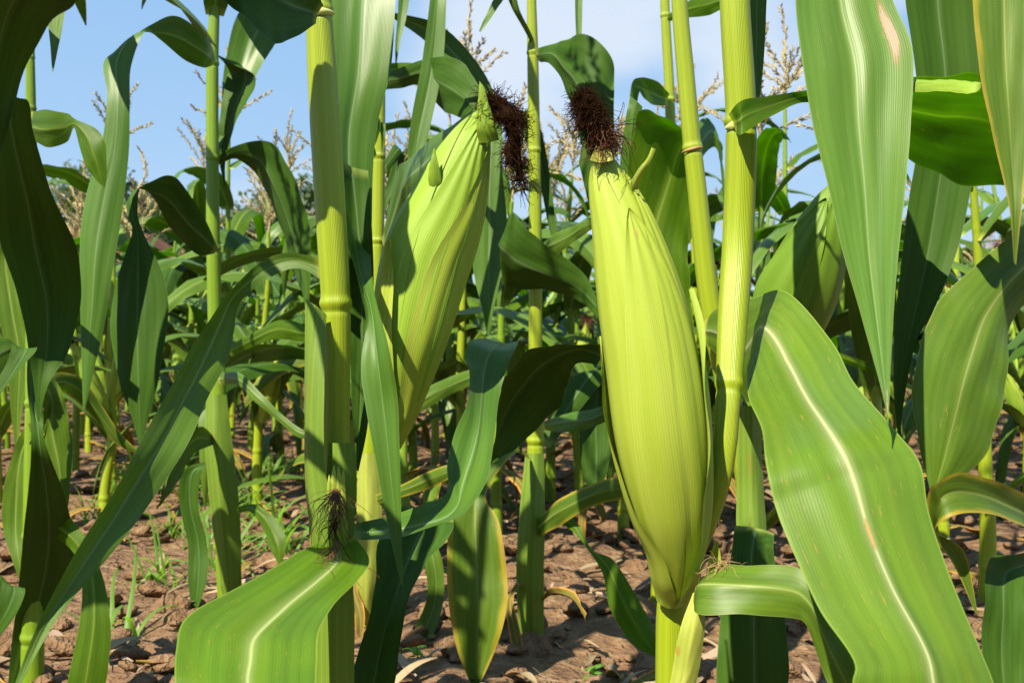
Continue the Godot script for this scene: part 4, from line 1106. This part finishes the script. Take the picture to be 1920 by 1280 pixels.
func plant_behind_slanted_ear() -> void:
	var d := 1.5
	var p := second("corn plant behind the slanting ear, leaves arching to both sides of its thin stalk", 690, 1160, d)
	stalk(p, [[690, foot(d), 22, d], [690, 1000, 21, d], [694, 850, 18, d], [702, 640, 14, d], [708, 430, 12.5, d], [710, 290, 12, d], [712, 160, 10.5, d], [714, 20, 8.5, d], [716, -300, 4, d]],
		[ht(1080, d), ht(930, d), ht(780, d), ht(620, d), ht(455, d), ht(296, d), ht(150, d), ht(0, d)], M.stalk, "stalk", 14)
	leaf(p, [[715, 140, 718, 168, 1.47], [752, 126, 752, 165, 1.42, 0.02], [800, 110, 790, 160, 1.38, 0.03], [850, 108, 826, 205, 1.35, 0.03], [885, 140, 850, 215, 1.33, 0.02], [910, 190, 880, 230, 1.32], [925, 260, 926, 262, 1.31]], M.leaf_deep, {"fold": 0.12})
	leaf(p, [[714, 120, 716, 140, 1.53], [740, 118, 742, 142, 1.5], [780, 120, 784, 150, 1.47], [820, 150, 822, 154, 1.45]], M.leaf_bright, {"fold": 0.1})
	leaf(p, [[716, -60, 722, -40, 1.5], [760, -150, 780, -90, 1.45], [812, -90, 842, -60, 1.4], [806, 0, 837, 0, 1.38], [790, 120, 830, 120, 1.37], [770, 230, 806, 240, 1.36], [764, 300, 790, 300, 1.355], [772, 350, 774, 352, 1.35]], M.leaf_blue, {"fold": 0.12, "rip": 0.03})
	# lit triangular leaf whose end shows above the ear
	leaf(p, [[716, 450, 724, 470, 1.45], [740, 330, 770, 420, 1.3], [764, 300, 772, 376, 1.2], [800, 268, 802, 350, 1.1], [850, 232, 852, 296, 1.02], [894, 202, 896, 226, 0.98], [925, 200, 926, 204, 0.96]], M.leaf_big, {"fold": 0.08})
	leaf(p, [[716, 310, 724, 325, 1.53], [740, 270, 756, 290, 1.56], [728, 330, 752, 330, 1.56], [716, 380, 730, 375, 1.55], [712, 420, 714, 422, 1.55]], M.leaf_deep, {"fold": 0.1})
	leaf(p, [[706, 290, 700, 300, 1.47], [696, 250, 704, 270, 1.46], [700, 220, 720, 230, 1.45], [712, 226, 722, 260, 1.44], [716, 285, 718, 287, 1.43]], M.leaf_bright, {"fold": 0.15})
	# leaf hanging right of the ear
	leaf(p, [[716, 20, 724, 20, 1.5], [800, 80, 830, 50, 1.55], [870, 160, 910, 140, 1.55], [896, 240, 940, 230, 1.54], [894, 320, 942, 320, 1.53], [884, 430, 950, 410, 1.52], [888, 510, 944, 490, 1.51], [904, 580, 928, 570, 1.5], [914, 632, 916, 632, 1.5]], M.leaf_blue, {"fold": 0.08})
	leaf(p, [[700, 800, 706, 815, 1.47], [770, 745, 760, 790, 1.42], [830, 712, 840, 742, 1.4], [900, 690, 902, 718, 1.37], [960, 710, 962, 714, 1.35]], M.leaf, {"fold": 0.12})
	leaf(p, [[700, 930, 706, 945, 1.46], [760, 905, 760, 930, 1.42], [800, 885, 806, 915, 1.4], [850, 870, 856, 892, 1.38], [900, 880, 902, 884, 1.37]], M.leaf_edged, {"fold": 0.12})
	leaf(p, [[700, 1010, 706, 1030, 1.46], [770, 950, 790, 1000, 1.42], [795, 1050, 826, 1040, 1.4], [800, 1120, 832, 1120, 1.4], [775, 1190, 815, 1185, 1.39], [780, 1245, 784, 1245, 1.39]], M.leaf, {"fold": 0.12})
	leaf(p, [[672, 850, 706, 850, 1.47], [668, 960, 716, 960, 1.46], [668, 1080, 714, 1080, 1.46], [672, 1160, 710, 1160, 1.48]], M.sheath_pale, {"name": "sheath", "fold": -0.35, "rib": 0.0, "m": 10})
	leaf(p, [[664, 1060, 672, 1060, 1.47], [656, 1110, 670, 1105, 1.46], [664, 1160, 684, 1150, 1.45], [674, 1220, 676, 1220, 1.45]], M.leaf_dry, {"fold": 0.2, "rip": 0.1})
	leaf(p, [[715, -120, 720, -100, 1.5], [740, -190, 756, -150, 1.46], [748, -80, 774, -70, 1.43], [746, 20, 764, 20, 1.42], [741, 80, 750, 80, 1.41], [741, 122, 743, 122, 1.41]], M.leaf_blue, {"fold": 0.12})
	upper_part(p, at(716, -300, d), [[1.0, 1.2, 0.45, 0.07, 55.0], [1.05, 4.0, 0.5, 0.07, 50.0], [0.95, 0.4, 0.4, 0.06, 55.0], [ht(0, d), 2.2, 0.4, 0.05, 60.0]], 78)

func plant_far_left() -> void:
	var d := 1.2
	var p := second("deeply shaded corn plant left of the long hanging leaf, pale stalk top against sky", 62, 1285, d)
	stalk(p, [[60, foot(d), 21, d], [62, 1100, 20, d], [62, 900, 17, d], [62, 700, 14, d], [60, 480, 12, d], [57, 200, 9.5, d], [56, 100, 8, d], [56, -60, 6, d], [56, -300, 3, d]],
		[ht(1200, d), ht(1010, d), ht(760, d), ht(500, d), ht(206, d), ht(110, d)], M.stalk_green, "stalk", 14)
	leaf(p, [[58, 210, 60, 262, 1.17], [85, 205, 92, 276, 1.13, 0.02], [122, 212, 126, 264, 1.1, 0.02], [142, 224, 138, 240, 1.09], [180, 242, 146, 268, 1.085], [196, 270, 160, 310, 1.08], [200, 320, 178, 335, 1.08], [196, 350, 194, 352, 1.08]], M.leaf_bright, {"fold": 0.12})
	# wide dark leaf about the lower stalk
	leaf(p, [[56, 620, 74, 700, 1.16], [50, 700, 80, 760, 1.08], [58, 820, 84, 830, 1.05], [52, 920, 122, 935, 1.07, 0.03], [40, 1030, 141, 1035, 1.12, 0.04], [30, 1130, 122, 1110, 1.17, 0.03], [18, 1230, 70, 1220, 1.2], [10, 1330, 14, 1332, 1.22]], M.leaf_deep, {"fold": 0.1})
	leaf(p, [[58, 790, 60, 820, 1.18], [40, 810, 46, 850, 1.2], [8, 900, 50, 900, 1.2], [4, 980, 48, 990, 1.2], [22, 1050, 44, 1050, 1.19], [38, 1094, 40, 1096, 1.19]], M.leaf_flecked, {"fold": 0.1})
	leaf(p, [[70, 700, 66, 740, 1.22], [92, 700, 84, 780, 1.24], [122, 750, 78, 850, 1.25], [134, 840, 92, 900, 1.25], [130, 920, 108, 950, 1.25], [122, 980, 120, 980, 1.25]], M.leaf_flecked, {"fold": 0.1})
	leaf(p, [[75, 960, 72, 990, 1.18], [130, 970, 120, 1020, 1.12], [185, 1060, 150, 1060, 1.1], [206, 1160, 150, 1150, 1.08], [200, 1260, 130, 1260, 1.07], [180, 1340, 120, 1340, 1.07], [140, 1400, 138, 1400, 1.07]], M.leaf_bright, {"fold": 0.1})
	leaf(p, [[56, 470, 50, 500, 1.22], [10, 450, 16, 500, 1.25], [-20, 470, 30, 520, 1.26], [-10, 560, 44, 600, 1.26], [10, 660, 56, 680, 1.26], [20, 780, 40, 770, 1.26], [30, 860, 32, 862, 1.26]], M.leaf_flecked, {"fold": 0.1})
	leaf(p, [[64, 740, 62, 765, 1.22], [100, 700, 104, 735, 1.28], [150, 708, 138, 748, 1.32], [190, 760, 180, 790, 1.34], [225, 812, 214, 830, 1.35], [265, 850, 262, 854, 1.36]], M.leaf_edged, {"fold": 0.15})
	upper_part(p, at(56, -300, d), [[0.85, 1.4, 0.45, 0.07, 55.0], [0.9, 4.3, 0.45, 0.07, 50.0]], 79, 0.22)

func plant_right_gap() -> void:
	var d := 1.55
	var p := second("thin corn plant between the pale ear's silk and its thick stalk, one leaf arching left", 1240, 1130, d)
	stalk(p, [[1240, foot(d), 21, d], [1244, 900, 17, d], [1252, 600, 12, d], [1258, 330, 10, d], [1256, 180, 9.5, d], [1248, 30, 9, d], [1246, -60, 8, d], [1244, -360, 4, d]],
		[ht(1050, d), ht(800, d), ht(560, d), ht(380, d), ht(190, d), ht(32, d)], M.stalk, "stalk", 12)
	leaf(p, [[1256, 176, 1252, 198, 1.52], [1230, 152, 1225, 196, 1.48], [1200, 145, 1205, 180, 1.46], [1184, 160, 1198, 175, 1.45], [1178, 230, 1192, 230, 1.44], [1168, 330, 1186, 330, 1.43], [1172, 420, 1174, 422, 1.43]], M.leaf_bright, {"fold": 0.12})
	leaf(p, [[1250, 30, 1254, 40, 1.52], [1280, 8, 1284, 34, 1.48], [1320, -10, 1330, 28, 1.45], [1360, -10, 1370, 10, 1.43], [1400, 10, 1402, 14, 1.42]], M.leaf_bright, {"fold": 0.12})
	leaf(p, [[1258, 370, 1262, 390, 1.58], [1310, 230, 1330, 280, 1.7], [1340, 240, 1352, 300, 1.72], [1352, 320, 1360, 340, 1.72], [1358, 400, 1360, 402, 1.72]], M.leaf_blue, {"fold": 0.12})
	upper_part(p, at(1244, -360, d), [[1.05, 1.3, 0.45, 0.07, 55.0], [1.08, 4.4, 0.5, 0.07, 50.0], [ht(-60, d), 2.9, 0.42, 0.05, 55.0]], 80)

func plants_in_the_gaps() -> void:
	# a few more hand-placed plants, one to two metres further back
	var list := [
		[1476, 2.5, 1.28, 201, 0.5, "corn plant with fine tassel between pale stalk and broad hanging leaf"],
		[1545, 2.2, 1.02, 202, 2.0, "thin corn plant just left of the broad hanging leaf, behind the shaded ear"],
		[1770, 2.1, 1.12, 203, 1.1, "corn plant behind the dark banded leaf at the right"],
		[1650, 1.75, 1.0, 204, 2.8, "corn plant in shade behind the great flecked leaf"],
		[1850, 1.6, 1.05, 210, 0.2, "corn plant behind the great drooping leaf at the right edge"],
		[1420, 1.9, 1.05, 205, 2.6, "corn plant in shade behind the thick pale stalk"],
		[862, 2.35, 1.24, 206, 0.9, "corn plant whose tassel rises over the slanting ear's tip"],
		[350, 3.0, 1.2, 207, 2.2, "corn plant whose tassel shows left of the slim leafy stalk"],
		[525, 3.4, 1.26, 208, 0.3, "corn plant whose lone tassel stands left of the thick ringed stalk"],
		[1310, 2.6, 1.22, 209, 1.7, "corn plant whose tassel shows between the two leaning pale stalks"],
		[140, 3.2, 1.05, 211, 0.8, "corn plant with low tassel beside the long hanging leaf's left edge"],
		[1085, 2.5, 1.02, 212, 1.2, "corn plant with brown-silked ear between the slanting and the pale ear"],
		[775, 2.6, 1.05, 213, 2.5, "corn plant half hidden by the slanting ear's right side"],
		[930, 2.2, 1.0, 215, 0.6, "corn plant under the slanting ear's hanging silk, low leaves bright"],
		[650, 2.3, 1.02, 216, 1.5, "corn plant hidden behind the thick ringed stalk"],
		[1170, 2.2, 1.02, 217, 2.4, "corn plant just behind the big pale ear's left side"],
		[1930, 2.4, 1.1, 218, 1.4, "corn plant at the right end, behind the drooping leaf"],
		[760, 1.95, 0.85, 219, 0.2, "low corn plant below the slanting ear, drooping leaves near the soil"],
		[200, 2.3, 0.9, 220, 1.0, "short corn plant behind the long hanging leaf's tip"],
		[480, 2.4, 0.95, 214, 1.9, "short corn plant left of the thick ringed stalk, bright leaf arching"],
	]
	for q in list:
		var x: float = (q[0] - 960.0) * q[1] / FOCAL
		var o := corn_plant(q[3], q[2], true)
		o.name = numbered("corn_plant")
		add_child(o)
		o.position = Vector3(x, ground_height(x, -q[1]) - 0.01, -q[1])
		o.rotation.y = q[4]
		tag(o, q[5], "corn plant", "corn plants of the second row")

# ---------------------------------------------------------------- whole plants grown by rule
func corn_plant(seed_: int, height: float, fine: bool) -> Node3D:
	var r := rng_for(seed_)
	var root := Node3D.new()
	var pts := PackedVector3Array()
	var rad := PackedFloat32Array()
	var lean := Vector3(r.randf_range(-0.06, 0.06), 0, r.randf_range(-0.06, 0.06))
	var stem := height - 0.24
	for i in 7:
		var s := i / 6.0
		pts.append(Vector3(0, -0.02 + stem * s, 0) + lean * s * s + Vector3(r.randf_range(-1, 1), 0, r.randf_range(-1, 1)) * 0.005)
		rad.append(lerpf(0.0145, 0.0045, pow(s, 0.9)))
	var nodes := []
	var y := 0.06
	while y < stem - 0.06:
		nodes.append(y)
		y += r.randf_range(0.085, 0.125)
	part(root, "stalk", stalk_mesh(pts, rad, nodes, 10 if fine else 6, 0.004 if fine else 0.012, 0.04 if fine else 0.1), M.stalk if r.randf() < 0.6 else M.stalk_green)
	var az := r.randf() * TAU
	var ears := 0
	for k in nodes.size():
		az += PI + r.randf_range(-0.5, 0.5)
		var v: float = nodes[k] / stem
		var c := curve_at(pts, v * 6.0)
		var dry := k < 2 and r.randf() < 0.8
		var long := r.randf_range(0.46, 0.7) * (0.6 + 0.6 * sin(PI * clampf(v + 0.1, 0, 1))) * (0.55 if dry else 1.0)
		var wide := r.randf_range(0.066, 0.095) * (0.7 + 0.4 * sin(PI * v)) * (0.5 if dry else 1.0)
		var mats := [M.leaf, M.leaf_blue, M.leaf_flecked, M.leaf_bright, M.leaf_deep, M.leaf]
		var mat: Material = M.leaf_dry if dry else (M.leaf_edged if v < 0.3 and r.randf() < 0.5 else mats[r.randi() % 6])
		var rise := r.randf_range(40.0, 68.0) if not dry else r.randf_range(-10.0, 30.0)
		part(root, "leaf", arched_leaf(c, az, long, wide, rise, r.randf_range(95.0, 150.0), r.randf_range(-1.3, 1.3), r, {"n": 18 if fine else 12, "m": 8 if fine else 4}), mat)
		if ears < 2 and v > 0.27 and v < 0.55 and k % 2 == 0:
			ears += 1
			var out := Vector3(cos(az), 0, sin(az))
			var up := (Vector3.UP + out * r.randf_range(0.25, 0.5)).normalized()
			var len_ := r.randf_range(0.16, 0.22)
			var ax := PackedVector3Array()
			var er := PackedFloat32Array()
			var prof := [0.4, 0.85, 1.0, 0.9, 0.6, 0.2]
			for i in 6:
				ax.append(c + out * 0.014 + up * len_ * i / 5.0)
				er.append(prof[i] * len_ * 0.125)
			var e := part(root, "ear", ear_body(ax, er, out, 16 if fine else 8, 16 if fine else 8, 0.015), M.husk if r.randf() < 0.6 else M.husk_green)
			if fine:
				part(e, "husk_leaf", husk_leaf(ax, er, out, {"f0": 0.1, "f1": 4.4, "phi": 0.6, "wide": 1.0, "lift": 0.002, "edge": 0.003, "rows": 14, "cols": 8}), M.husk_green)
			part(e, "silk", silk_mesh(ax[5], up + Vector3.DOWN * 0.2, 0.8, 0.05, 60 if fine else 26, 0.7, 0.0005 if fine else 0.001, seed_ + k, 7 if fine else 4), M.silk if r.randf() < 0.4 else M.silk_red)
	if fine or seed_ % 4 == 0: tassel(root, pts[6], (Vector3.UP + lean * 2.0).normalized(), r.randf_range(0.23, 0.28), seed_, 11)
	return root

func gather(o: Node3D, xf: Transform3D, tools: Dictionary) -> void:
	if o is MeshInstance3D:
		if not tools.has(o.material_override):
			var st := SurfaceTool.new()
			st.begin(Mesh.PRIMITIVE_TRIANGLES)
			tools[o.material_override] = st
		tools[o.material_override].append_from(o.mesh, 0, xf)
	for c in o.get_children(): gather(c, xf * c.transform, tools)

func whole(o: Node3D) -> ArrayMesh:
	# one mesh of a far plant, too small in view to show its parts
	var tools := {}
	gather(o, Transform3D.IDENTITY, tools)
	var m := ArrayMesh.new()
	for mat in tools:
		tools[mat].commit(m)
		m.surface_set_material(m.get_surface_count() - 1, mat)
	return m

const LANDMARKS := [
	[-400, "beyond the dark leftmost leaf"], [150, "left of the long hanging leaf"], [260, "behind the long hanging leaf"], [350, "just left of the slim leafy stalk"], [440, "behind the slim leafy stalk"],
	[580, "just left of the thick ringed stalk"], [690, "behind the thick ringed stalk"], [790, "behind the slanting ear's base"], [880, "behind the slanting ear's right side"], [980, "under the slanting ear's hanging silk"], [1090, "in the gap between the two ears"],
	[1210, "behind the big pale ear"], [1330, "right of the big pale ear"], [1430, "behind the thick pale stalk"], [1560, "behind the shaded right-leaning ear"], [1680, "behind the broad hanging leaf"], [1830, "behind the dark banded leaf"], [2400, "beyond the drooping rightmost leaf"]]
const ORDINALS := ["third", "fourth", "fifth", "sixth", "seventh", "eighth", "ninth", "tenth", "eleventh", "twelfth", "thirteenth"]
const LOOKS := ["full-leaved", "slim upright", "bushy drooping", "narrow-leaved", "broad-leaved", "short leafy", "tall tasselled"]

func make_field() -> void:
	var r := rng_for(61)
	var near := []
	var far := []
	for i in 7:
		near.append(corn_plant(300 + i, 0.98 + 0.045 * i, true))
		var f := corn_plant(400 + i, 0.96 + 0.05 * i, false)
		far.append(whole(f))
		f.free()
	var rows := [2.6, 3.2, 3.85, 4.5, 5.2, 6.0, 6.9, 7.8, 8.8]
	var taken := {}
	for k in rows.size():
		var d: float = rows[k]
		var half := 0.54 * d + 0.25
		var x := -half + r.randf() * 0.2
		while x < half:
			var px := 960.0 + x * FOCAL / d
			var z := -d + r.randf_range(-0.08, 0.08)
			var gap: float = 0.21 if k > 1 else 0.26
			var skip := r.randf() < 0.06 or (k < 2 and px > 90.0 and px < 600.0 and r.randf() < 0.45)
			if not skip:
				var place := ""
				for q in LANDMARKS:
					if px < q[0]:
						place = q[1]
						break
				if place == "": place = LANDMARKS[-1][1]
				var v: int = r.randi() % 7
				var label := ""
				for tries in 7:
					label = "%s corn plant in the %s row, %s" % [LOOKS[v], ORDINALS[k], place]
					if not taken.has(label): break
					v = (v + 1) % 7
				var o: Node3D
				if k < 3:
					o = near[v].duplicate()
				else:
					var mi := MeshInstance3D.new()
					mi.mesh = far[v]
					o = mi
				o.name = numbered("corn_plant")
				add_child(o)
				o.position = Vector3(x, ground_height(x, z) - 0.01, z)
				o.rotation = Vector3(r.randf_range(-0.05, 0.05), r.randf() * TAU, r.randf_range(-0.05, 0.05))
				o.scale = Vector3.ONE * r.randf_range(0.86, 1.06)
				tag(o, label, "corn plant", "corn plants of the rows behind")
				taken[label] = taken.get(label, 0) + 1
			x += gap * r.randf_range(0.75, 1.3)
	for o in near: o.free()
	# beyond, the rows read as one mass
	var mm := MultiMesh.new()
	mm.transform_format = MultiMesh.TRANSFORM_3D
	mm.mesh = far[2]
	mm.instance_count = 330
	for i in 330:
		var d := 9.8 + 1.0 * (i % 7)
		var x := r.randf_range(-0.6, 0.6) * d
		var b := Basis.from_euler(Vector3(0, r.randf() * TAU, 0)).scaled(Vector3.ONE * r.randf_range(0.85, 1.06))
		mm.set_instance_transform(i, Transform3D(b, Vector3(x, -0.01, -d + r.randf_range(-0.1, 0.1))))
	var mass := MultiMeshInstance3D.new()
	mass.name = "distant_corn"
	mass.multimesh = mm
	tag(mass, "far rows of corn that merge into one green mass", "", "", "stuff")
	add_child(mass)
	# the rows on the viewer's other side, never in view but standing in the sky's light
	mm = MultiMesh.new()
	mm.transform_format = MultiMesh.TRANSFORM_3D
	mm.mesh = far[4]
	mm.instance_count = 72
	for i in 72:
		var b := Basis.from_euler(Vector3(0, r.randf() * TAU, 0)).scaled(Vector3.ONE * r.randf_range(0.9, 1.06))
		mm.set_instance_transform(i, Transform3D(b, Vector3((i % 24 - 11.5) * 0.26 + r.randf_range(-0.05, 0.05), -0.01, 0.5 + 0.75 * floorf(i / 24.0))))
	mass = MultiMeshInstance3D.new()
	mass.name = "corn_rows"
	mass.multimesh = mm
	tag(mass, "rows of corn on the near side of the path", "", "", "stuff")
	add_child(mass)

# ---------------------------------------------------------------- weeds on the soil
func make_small_things() -> void:
	grass_weed(at(480, 900, 2.4), 0.13, 26, 1, "tufted grass weed on the soil between the slim stalk and the hanging leaves")
	grass_weed(at(330, 900, 2.2), 0.1, 14, 2, "small grass weed near the slim leafy stalk's foot")
	grass_weed(at(520, 880, 2.0), 0.16, 20, 3, "tall grass weed by the thick ringed stalk")
	grass_weed(at(235, 1180, 1.45), 0.14, 7, 4, "young grass weed with few blades left of the great lower leaf")
	grass_weed(at(300, 1000, 1.75), 0.12, 16, 5, "spreading grass weed right of the sweeping foreground leaf")
	grass_weed(at(400, 900, 1.9), 0.14, 18, 6, "grass weed in front of the slim stalk's hanging leaves")
	grass_weed(at(270, 860, 2.7), 0.16, 16, 7, "upright grass weed behind the sweeping foreground leaf")
	for i in 9:
		grass_weed(at(170 + 47 * i, 800 + 12 * (i % 4), 2.3 + 0.35 * (i % 5)), 0.09 + 0.012 * (i % 4), 12 + i, 20 + i, ["wispy grass weed", "dense low grass weed", "leaning grass weed"][i % 3] + " on the bare soil, " + ["far left by the dark leaf", "behind the sweeping leaf's middle", "below the long hanging leaf", "left of the slim stalk", "at the slim stalk's foot", "just right of the slim stalk", "amid the hanging dark leaves", "left of the thick ringed stalk", "behind the thick ringed stalk"][i])
	seedling(at(1112, 1262, 1.25), 0.03, 1, "tiny bright seedling on the soil below the pale ear")
	seedling(at(360, 860, 2.6), 0.06, 2, "small broad-leaved weed on the soil left of the slim stalk")
	seedling(at(1130, 930, 2.6), 0.06, 3, "low broad-leaved weed on the soil between the two ears")
	seedling(at(1860, 1000, 1.9), 0.05, 4, "small weed beside the brown-ribbed leaf at the right edge")
	seedling(at(780, 1270, 1.3), 0.03, 5, "tiny seedling on the soil beneath the slanting ear")

func grass_weed(where: Vector3, height: float, count: int, seed_: int, label: String) -> void:
	var r := rng_for(500 + seed_)
	where.y = ground_height(where.x, where.z) - 0.012
	var o := thing("grass_weed", label, "weed", where, "grass weeds on the soil")
	for i in count:
		var m := arched_leaf(Vector3(r.randf_range(-1, 1), 0, r.randf_range(-1, 1)) * height * 0.25, r.randf() * TAU, height * r.randf_range(0.6, 1.5), height * 0.045, r.randf_range(45, 85), r.randf_range(20, 110), 0.4, r, {"n": 8, "m": 2})
		part(o, "grass_blade", m, M.weed)

func seedling(where: Vector3, height: float, seed_: int, label: String) -> void:
	var r := rng_for(600 + seed_)
	where.y = ground_height(where.x, where.z) - 0.012
	var o := thing("seedling", label, "weed", where, "seedlings on the soil")
	part(o, "stem", tube(PackedVector3Array([Vector3.ZERO, Vector3(0.002, height * 0.4, 0), Vector3(0, height * 0.8, 0)]), PackedFloat32Array([0.0012, 0.001, 0.0006]), 5, 5), M.weed)
	for i in 7:
		var m := arched_leaf(Vector3(0, height * (0.25 + 0.08 * i), 0), i * 2.4, height * r.randf_range(0.5, 0.8), height * 0.34, 35, 70, 0.2, r, {"n": 8, "m": 4})
		part(o, "leaf", m, M.weed)
